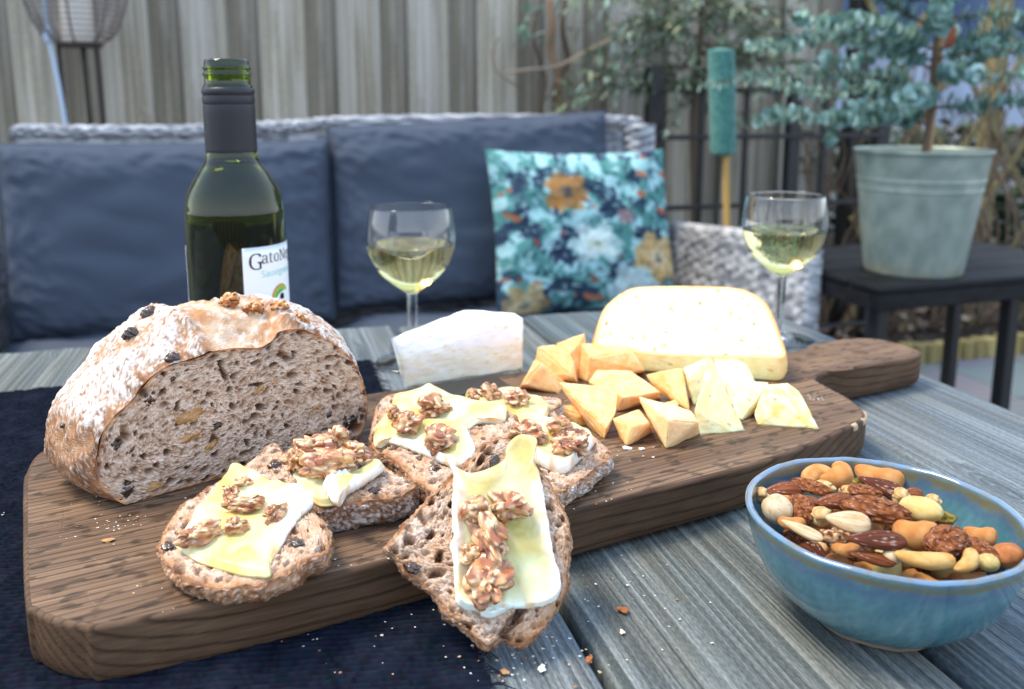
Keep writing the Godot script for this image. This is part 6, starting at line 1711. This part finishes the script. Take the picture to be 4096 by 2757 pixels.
	obj("stem", tube(curve(PackedVector3Array([Vector3(0.1180, 0.5365, -2.8226), Vector3(0.1262, 0.4541, -2.8042), Vector3(0.1215, 0.3872, -2.8133), Vector3(0.1444, 0.3118, -2.8094), Vector3(0.1564, 0.2222, -2.8337), Vector3(0.1720, 0.1234, -2.8382), Vector3(0.1812, -0.0490, -2.8408)]), 6), 0.012, 0.014, 7), dry, vine)
	obj("stem", tube(curve(PackedVector3Array([Vector3(0.1687, 0.5404, -2.8580), Vector3(0.1613, 0.4431, -2.8351), Vector3(0.1803, 0.3479, -2.8510), Vector3(0.1373, 0.2640, -2.8282), Vector3(0.1476, 0.1375, -2.8416), Vector3(0.1529, -0.0502, -2.8535)]), 6), 0.008, 0.010, 7), dark, vine)
	obj("stem", tube(curve(PackedVector3Array([Vector3(0.0838, 0.5108, -2.8336), Vector3(0.0696, 0.4140, -2.8087), Vector3(0.1060, 0.2917, -2.8296), Vector3(0.0949, 0.1803, -2.8160), Vector3(0.1087, -0.0490, -2.8408)]), 6), 0.005, 0.006, 6), dark, vine)
	obj("twig", tube(curve(PackedVector3Array([Vector3(-0.0135, 0.3083, -2.7016), Vector3(0.0543, 0.3182, -2.7211), Vector3(0.1426, 0.3290, -2.7257), Vector3(0.2237, 0.3689, -2.7282), Vector3(0.3184, 0.4155, -2.7346)]), 6), 0.004, 0.006, 6), paint(158, 142, 124, 0.9), vine)
	obj("twig", tube(curve(PackedVector3Array([Vector3(-0.0410, 0.4170, -2.7561), Vector3(-0.0611, 0.3624, -2.7295), Vector3(-0.0506, 0.3164, -2.7429), Vector3(-0.0206, 0.2895, -2.7412), Vector3(0.0278, 0.2631, -2.7759)]), 6), 0.0025, 0.003, 6), dry, vine)
	obj("twig", tube(curve(PackedVector3Array([Vector3(0.1751, 0.2566, -2.7974), Vector3(0.2286, 0.2767, -2.7712), Vector3(0.2831, 0.3037, -2.7661)]), 6), 0.003, 0.004, 6), dry, vine)
	var few := []
	for q in [Vector3(0.0403, 0.4469, -2.7170), Vector3(0.0539, 0.4080, -2.7210), Vector3(0.0337, 0.3813, -2.7151), Vector3(0.0812, 0.3953, -2.7288), Vector3(0.0469, 0.4860, -2.7190), Vector3(0.0269, 0.4140, -2.7132), Vector3(0.2111, 0.2221, -2.7142), Vector3(0.2385, 0.2556, -2.7220), Vector3(0.1831, 0.2421, -2.7061)]:
		for s in 3: few.append(Transform3D(Basis.from_euler(Vector3(R(-0.6, 0.6), R(0, TAU), R(0.2, 1.4))).scaled(Vector3.ONE * R(0.9, 1.5)), q))
	set_leaves(vine, [leaf_mesh(0.044, 0.012, 0.3)], [leaf_paint(118, 146, 130), leaf_paint(88, 116, 96), leaf_paint(150, 172, 160)], few)

	# ---- black trellis
	var tr := thing("black_trellis", "black metal grid trellis standing in front of the fence", "trellis", Vector3.ZERO, GARDEN_TURN)
	var bar := func(u0: float, y0: float, u1: float, y1: float, w: float, d: float):
		var o := obj("bar", box(Vector3(absf(u1 - u0) + w, absf(y1 - y0) + w, w * 0.8), 0.002), M.black_metal, tr)
		o.position = Vector3((u0 + u1) / 2, (y0 + y1) / 2, -d)
	bar.call(1.142, GROUND, 1.142, 0.30, 0.048, 2.42)
	for u in [1.302, 1.455, 1.74]: bar.call(u, GROUND, u, 0.26, 0.017, 2.415)
	bar.call(1.628, GROUND, 1.628, 0.28, 0.042, 2.42)
	for y in [0.113, -0.102, -0.31, -0.52, 0.255]: bar.call(1.13, y, 1.95, y, 0.015, 2.40)
	bar.call(1.96, GROUND, 1.96, 0.30, 0.05, 2.42)

	# ---- wooden lattice with a dark climber behind, at the right
	var la := thing("wooden_lattice", "diagonal wooden lattice overgrown with bare stems at the far right", "lattice", Vector3.ZERO, GARDEN_TURN)
	var slat_mat := paint(132, 122, 88, 0.85)
	for k in range(-5, 12):
		for s in [-1.0, 1.0]:
			# each slat runs from edge to edge of the panel
			var slope: float = tan(0.62) * -s
			var u0 := 1.6 + k * 0.27
			var lo := -0.62
			var hi := 1.0
			for e in [[2.0, 1], [3.3, -1]]:
				var y: float = (e[0] - u0) / slope
				if (slope > 0.0) == (e[1] > 0): lo = maxf(lo, y)
				else: hi = minf(hi, y)
			if hi - lo < 0.08: continue
			var o := obj("slat", box(Vector3(0.024, (hi - lo) / cos(0.62), 0.009), 0.001), slat_mat, la)
			o.position = Vector3(u0 + slope * (hi + lo) / 2, (hi + lo) / 2, -2.58 - (0.010 if s > 0.0 else 0.0))
			o.rotation.z = s * 0.62
	for u in [2.02, 2.62]:
		var o := obj("post", box(Vector3(0.06, 1.9, 0.06), 0.003), M.black_metal if u < 2.2 else slat_mat, la)
		o.position = Vector3(u, 0.24, -2.64)
	var climber := thing("bare_climber", "brown bare climber stems hanging over the lattice behind the pot", "climber", Vector3.ZERO, GARDEN_TURN)
	for k in 44:
		var u := R(1.8, 3.0)
		var pts := curve(PackedVector3Array([Vector3(u, -0.6, -2.54), Vector3(u + R(-0.12, 0.12), -0.25, -2.5), Vector3(u + R(-0.2, 0.2), 0.05, -2.52), Vector3(u + R(-0.3, 0.3), R(0.2, 0.45), -2.54)]), 5)
		obj("stem", tube(pts, R(0.004, 0.009), 0.002, 5), paint(104, 88, 74, 0.9) if k % 2 else dark, climber)
	var hedge := thing("evergreen_hedge", "dark evergreen climber growing behind the lattice", "hedge", Vector3.ZERO, GARDEN_TURN)
	obj("stem", tube(PackedVector3Array([Vector3(2.35, GROUND, -2.95), Vector3(2.33, -0.2, -2.9), Vector3(2.38, 0.1, -2.9)]), 0.02, 0.008, 7), dark, hedge)
	var hl := []
	for k in 2600:
		var p := Vector3(R(1.9, 3.3), R(-0.62, 0.16), -R(2.72, 3.1))
		p.y -= 0.10 * absf(sm.get_noise_2d(p.x * 5.0, 2.0))
		hl.append(Transform3D(Basis.from_euler(Vector3(R(-0.8, 0.8), R(0, TAU), R(-0.8, 0.8))).scaled(Vector3.ONE * R(0.7, 1.3)), p))
	set_leaves(hedge, [leaf_mesh(0.06, 0.035, 0.3)], [leaf_paint(58, 78, 60), leaf_paint(44, 60, 48), leaf_paint(74, 92, 70)], hl)

	# ---- what shows through the lattice
	var cover := thing("canvas_cover", "pale and navy blue canvas cover standing behind the lattice", "canvas cover", garden(3.05, 0.0, 3.6), GARDEN_TURN)
	var fold := func(y0: float, y1: float) -> ArrayMesh:
		return grid(80, 12, func(u, v):
			cc = Color.WHITE
			return Vector3((u - 0.5) * 1.9, lerpf(y0, y1, v), sm.get_noise_2d(u * 6.0, v * 0.6) * 0.05), false, Vector3(0, 0, 1))
	obj("pale_panel", fold.call(0.10, 0.50), paint(164, 176, 196, 0.7), cover)
	obj("navy_panel", fold.call(0.50, 1.15), paint(78, 96, 126, 0.7), cover)

	# ---- green roll on a cane
	var roll := thing("green_roll", "fuzzy green roll stuck on a bamboo cane", "garden torch", garden(1.14, 0.0, 2.0), GARDEN_TURN)
	var felt := vmat(0.95, 0.2)
	felt.rim_enabled = true
	felt.rim = 0.4
	obj("sleeve", grid(40, 60, func(u, v):
		var y: float = 0.083 + v * 0.270
		var r := 0.0330 if v > 0.004 and v < 0.996 else 0.012
		var n := fb.get_noise_3d(cos(u * TAU) * 3.0, sin(u * TAU) * 3.0, y * 50.0)
		var k := sm.get_noise_3d(cos(u * TAU) * 14.0, sin(u * TAU) * 14.0, y * 300.0)
		cc = lin(84, 136, 128).lerp(lin(60, 108, 102), clampf(0.5 + n * 1.3, 0, 1)).lerp(lin(120, 172, 162), clampf(k * 0.7, 0, 0.4))
		r *= 1.0 + k * 0.03
		return Vector3(cos(u * TAU) * r + (0.218 - v) * 0.02, y, sin(u * TAU) * r), true), felt, roll)
	var cane := obj("cane", tube(PackedVector3Array([Vector3(0.012, 0.34, 0), Vector3(0.012, 0.05, 0), Vector3(0.030, -0.2, 0), Vector3(0.045, -0.62, 0)]), 0.008, 0.009, 8), paint(206, 164, 92, 0.6), roll)

func build_lantern():
	var l := thing("wire_lantern", "round wire lantern with a white candle on a tall stand behind the sofa", "lantern", garden(-0.437, 0.0, 2.48), GARDEN_TURN)
	var iron := paint(58, 50, 46, 0.6)
	var wire := paint(120, 112, 112, 0.5, 0.5)
	wire.metallic = 0.3
	var shape := func(t: float) -> Vector2:
		# t from the base ring up: radius and height of the basket
		return Vector2(0.055 + 0.084 * pow(sin(minf(t * 1.15, 1.0) * PI * 0.5), 0.5) - 0.05 * pow(maxf(t - 0.55, 0.0) / 0.45, 2.2), 0.367 + t * 0.30)
	for k in 24:
		var q: Vector2 = shape.call(k / 23.0)
		var ring := TorusMesh.new()
		ring.inner_radius = q.x - 0.0022
		ring.outer_radius = q.x + 0.0022
		ring.rings = 40
		ring.ring_segments = 6
		var o := obj("wire_ring", ring, wire, l)
		o.position.y = q.y
	for k in 8:
		var pts := PackedVector3Array()
		for j in 16:
			var q: Vector2 = shape.call(j / 15.0)
			pts.append(Vector3(cos(k * TAU / 8.0) * q.x, q.y, sin(k * TAU / 8.0) * q.x))
		obj("rib", tube(pts, 0.0030, 0.0030, 5), wire, l)
	var floor_plate := CylinderMesh.new()
	floor_plate.top_radius = 0.054
	floor_plate.bottom_radius = 0.054
	floor_plate.height = 0.010
	var pl := obj("base_plate", floor_plate, iron, l)
	pl.position.y = 0.362
	for q in [[-0.044, 0.02, -0.046], [0.042, 0.02, 0.055], [0.0, -0.045, 0.0]]:
		obj("leg", tube(PackedVector3Array([Vector3(q[0], 0.36, q[1]), Vector3(q[0] + (q[2] - q[0]) * 0.2 + 0.004, -0.1, q[1] * 1.3), Vector3(q[2] * 1.5, GROUND, q[1] * 2.0)]), 0.0065, 0.008, 8), iron, l)
	var candle := lathe(PackedVector2Array([Vector2(0.0, 0.368), Vector2(0.037, 0.368), Vector2(0.038, 0.374), Vector2(0.038, 0.535), Vector2(0.035, 0.542), Vector2(0.022, 0.538), Vector2(0.0, 0.536)]), 32)
	obj("candle", candle, paint(236, 230, 220, 0.5, 0.4), l)
	var cord := thing("pale_cord", "pale blue cord hanging beside the wire lantern", "cord", garden(-0.497, 0.0, 2.44), GARDEN_TURN)
	obj("strand", tube(curve(PackedVector3Array([Vector3(0.0, 0.60, 0), Vector3(-0.004, 0.47, 0), Vector3(0.0, 0.38, 0), Vector3(0.013, 0.25, 0), Vector3(0.022, 0.1, 0), Vector3(0.03, -0.3, 0), Vector3(0.03, GROUND, 0)]), 8), 0.006, 0.005, 7), paint(176, 194, 214, 0.5), cord)
	var bead := lump(14, 10, func(d: Vector3):
		cc = Color.WHITE
		return d * Vector3(0.010, 0.022, 0.010))
	var bo := obj("toggle", bead, paint(182, 204, 230, 0.4), cord)
	bo.position = Vector3(-0.002, 0.385, 0.004)

# ---------------------------------------------------------------- crumbs and flour
func build_crumbs():
	var shapes := []
	for k in 4: shapes.append(pebble_mesh(1.0, 0.6, 0.8, Color.WHITE, Color(0.8, 0.8, 0.8), k * 3.3, 0.35))
	var browns := [paint(190, 140, 92, 0.9), paint(226, 206, 180, 0.9), paint(150, 92, 56, 0.9), paint(240, 234, 222, 0.9)]
	# [place, size, colour, label]
	var one := [
		[Vector3(-0.1415, 0.0270, -0.3301), 0.0016, 0, "pale bread crumb left of the front left toast's lower edge"],
		[Vector3(-0.1801, 0.0270, -0.3560), 0.0022, 0, "orange bread crumb alone on the left part of the board"],
		[Vector3(0.0648, 0.0270, -0.4594), 0.0026, 3, "white cheese crumb below the small low orange chunk"],
		[Vector3(0.0731, 0.0270, -0.4594), 0.0018, 3, "white cheese crumb left of the nearest orange chunk"],
		[Vector3(0.0484, 0.0000, -0.3451), 0.0030, 2, "dark brown crust flake on the bare table plank"],
		[Vector3(0.0309, 0.0000, -0.3109), 0.0020, 2, "brown crumb on the plank's edge beside the dark gap"],
		[Vector3(0.0116, 0.0000, -0.3055), 0.0020, 3, "white crumb on the table in front of the leaning toast"],
		[Vector3(-0.0026, 0.0000, -0.3037), 0.0016, 0, "tan crumb on the table just right of the runner"],
		[Vector3(0.0465, 0.0000, -0.3294), 0.0016, 1, "cream crumb in the middle of the bare plank"],
	]
	for q in one:
		var o := obj("crumb", shapes[rng.randi() % 4], browns[q[2]])
		o.scale = Vector3(q[1], q[1] * 0.55, q[1] * 0.8)
		o.position = q[0] + Vector3(0, q[1] * 0.25, 0)
		o.rotation.y = R(0, TAU)
		tag(o, q[3], "crumb", "larger crumbs")
	var mm := MultiMesh.new()
	mm.transform_format = MultiMesh.TRANSFORM_3D
	mm.use_colors = true
	mm.mesh = pebble_mesh(1.0, 0.6, 0.8, Color.WHITE, Color(0.85, 0.85, 0.85), 1.0, 0.3)
	var spots := [
		[Vector3(-0.1763, 0.0270, -0.3863), 0.045, 70, 0.00045], [Vector3(-0.1080, 0.0270, -0.3212), 0.05, 70, 0.0005], [Vector3(0.0364, 0.0270, -0.4052), 0.035, 60, 0.0005], [Vector3(-0.0677, 0.0270, -0.3568), 0.04, 40, 0.0005],
		[Vector3(0.0677, 0.0270, -0.4575), 0.02, 16, 0.0007], [Vector3(-0.0498, -0.0000, -0.3354), 0.05, 90, 0.0006], [Vector3(0.0114, 0.0000, -0.3090), 0.028, 70, 0.0006], [Vector3(0.0488, 0.0000, -0.3418), 0.045, 40, 0.0006], [Vector3(0.0682, 0.0000, -0.3661), 0.04, 26, 0.0005], [Vector3(-0.2604, 0.0000, -0.4302), 0.05, 20, 0.0005], [Vector3(0.1996, 0.0270, -0.5458), 0.008, 60, 0.0005], [Vector3(-0.1831, 0.0270, -0.3731), 0.010, 50, 0.0005], [Vector3(-0.0367, -0.0000, -0.3174), 0.05, 50, 0.0005]]
	var list := []
	var plan := board_plan
	for s in spots:
		for k in int(s[2] * 0.6):
			var an := R(0, TAU)
			var rad: float = s[1] * sqrt(R(0, 1))
			var p: Vector3 = s[0] + Vector3(cos(an) * rad, 0, sin(an) * rad * 0.8)
			var q := board_place.affine_inverse() * p
			if Geometry2D.is_point_in_polygon(Vector2(q.x, q.z), plan) == (p.y > 0.01): list.append([p, s[3] * R(0.4, 1.25)])
	var keep := list
	mm.instance_count = keep.size()
	var whites := [lin(222, 214, 202), lin(204, 176, 140), lin(168, 120, 80), lin(226, 224, 220)]
	for i in keep.size():
		var b := Basis(Vector3.UP, R(0, TAU)).scaled(Vector3(1, 0.5, 0.8) * keep[i][1])
		mm.set_instance_transform(i, Transform3D(b, keep[i][0] + Vector3(0, 0.0003 + (0.0032 if keep[i][0].y < 0.01 and keep[i][0].x < 0.0 else 0.0), 0)))
		mm.set_instance_color(i, whites[rng.randi() % 4])
	var o := MultiMeshInstance3D.new()
	o.multimesh = mm
	o.material_override = vmat(0.9, 0.2)
	put(o, "crumbs")
	tag(o, "scattered tiny crumbs and flour specks on board, runner and table", "crumbs", "", "stuff")
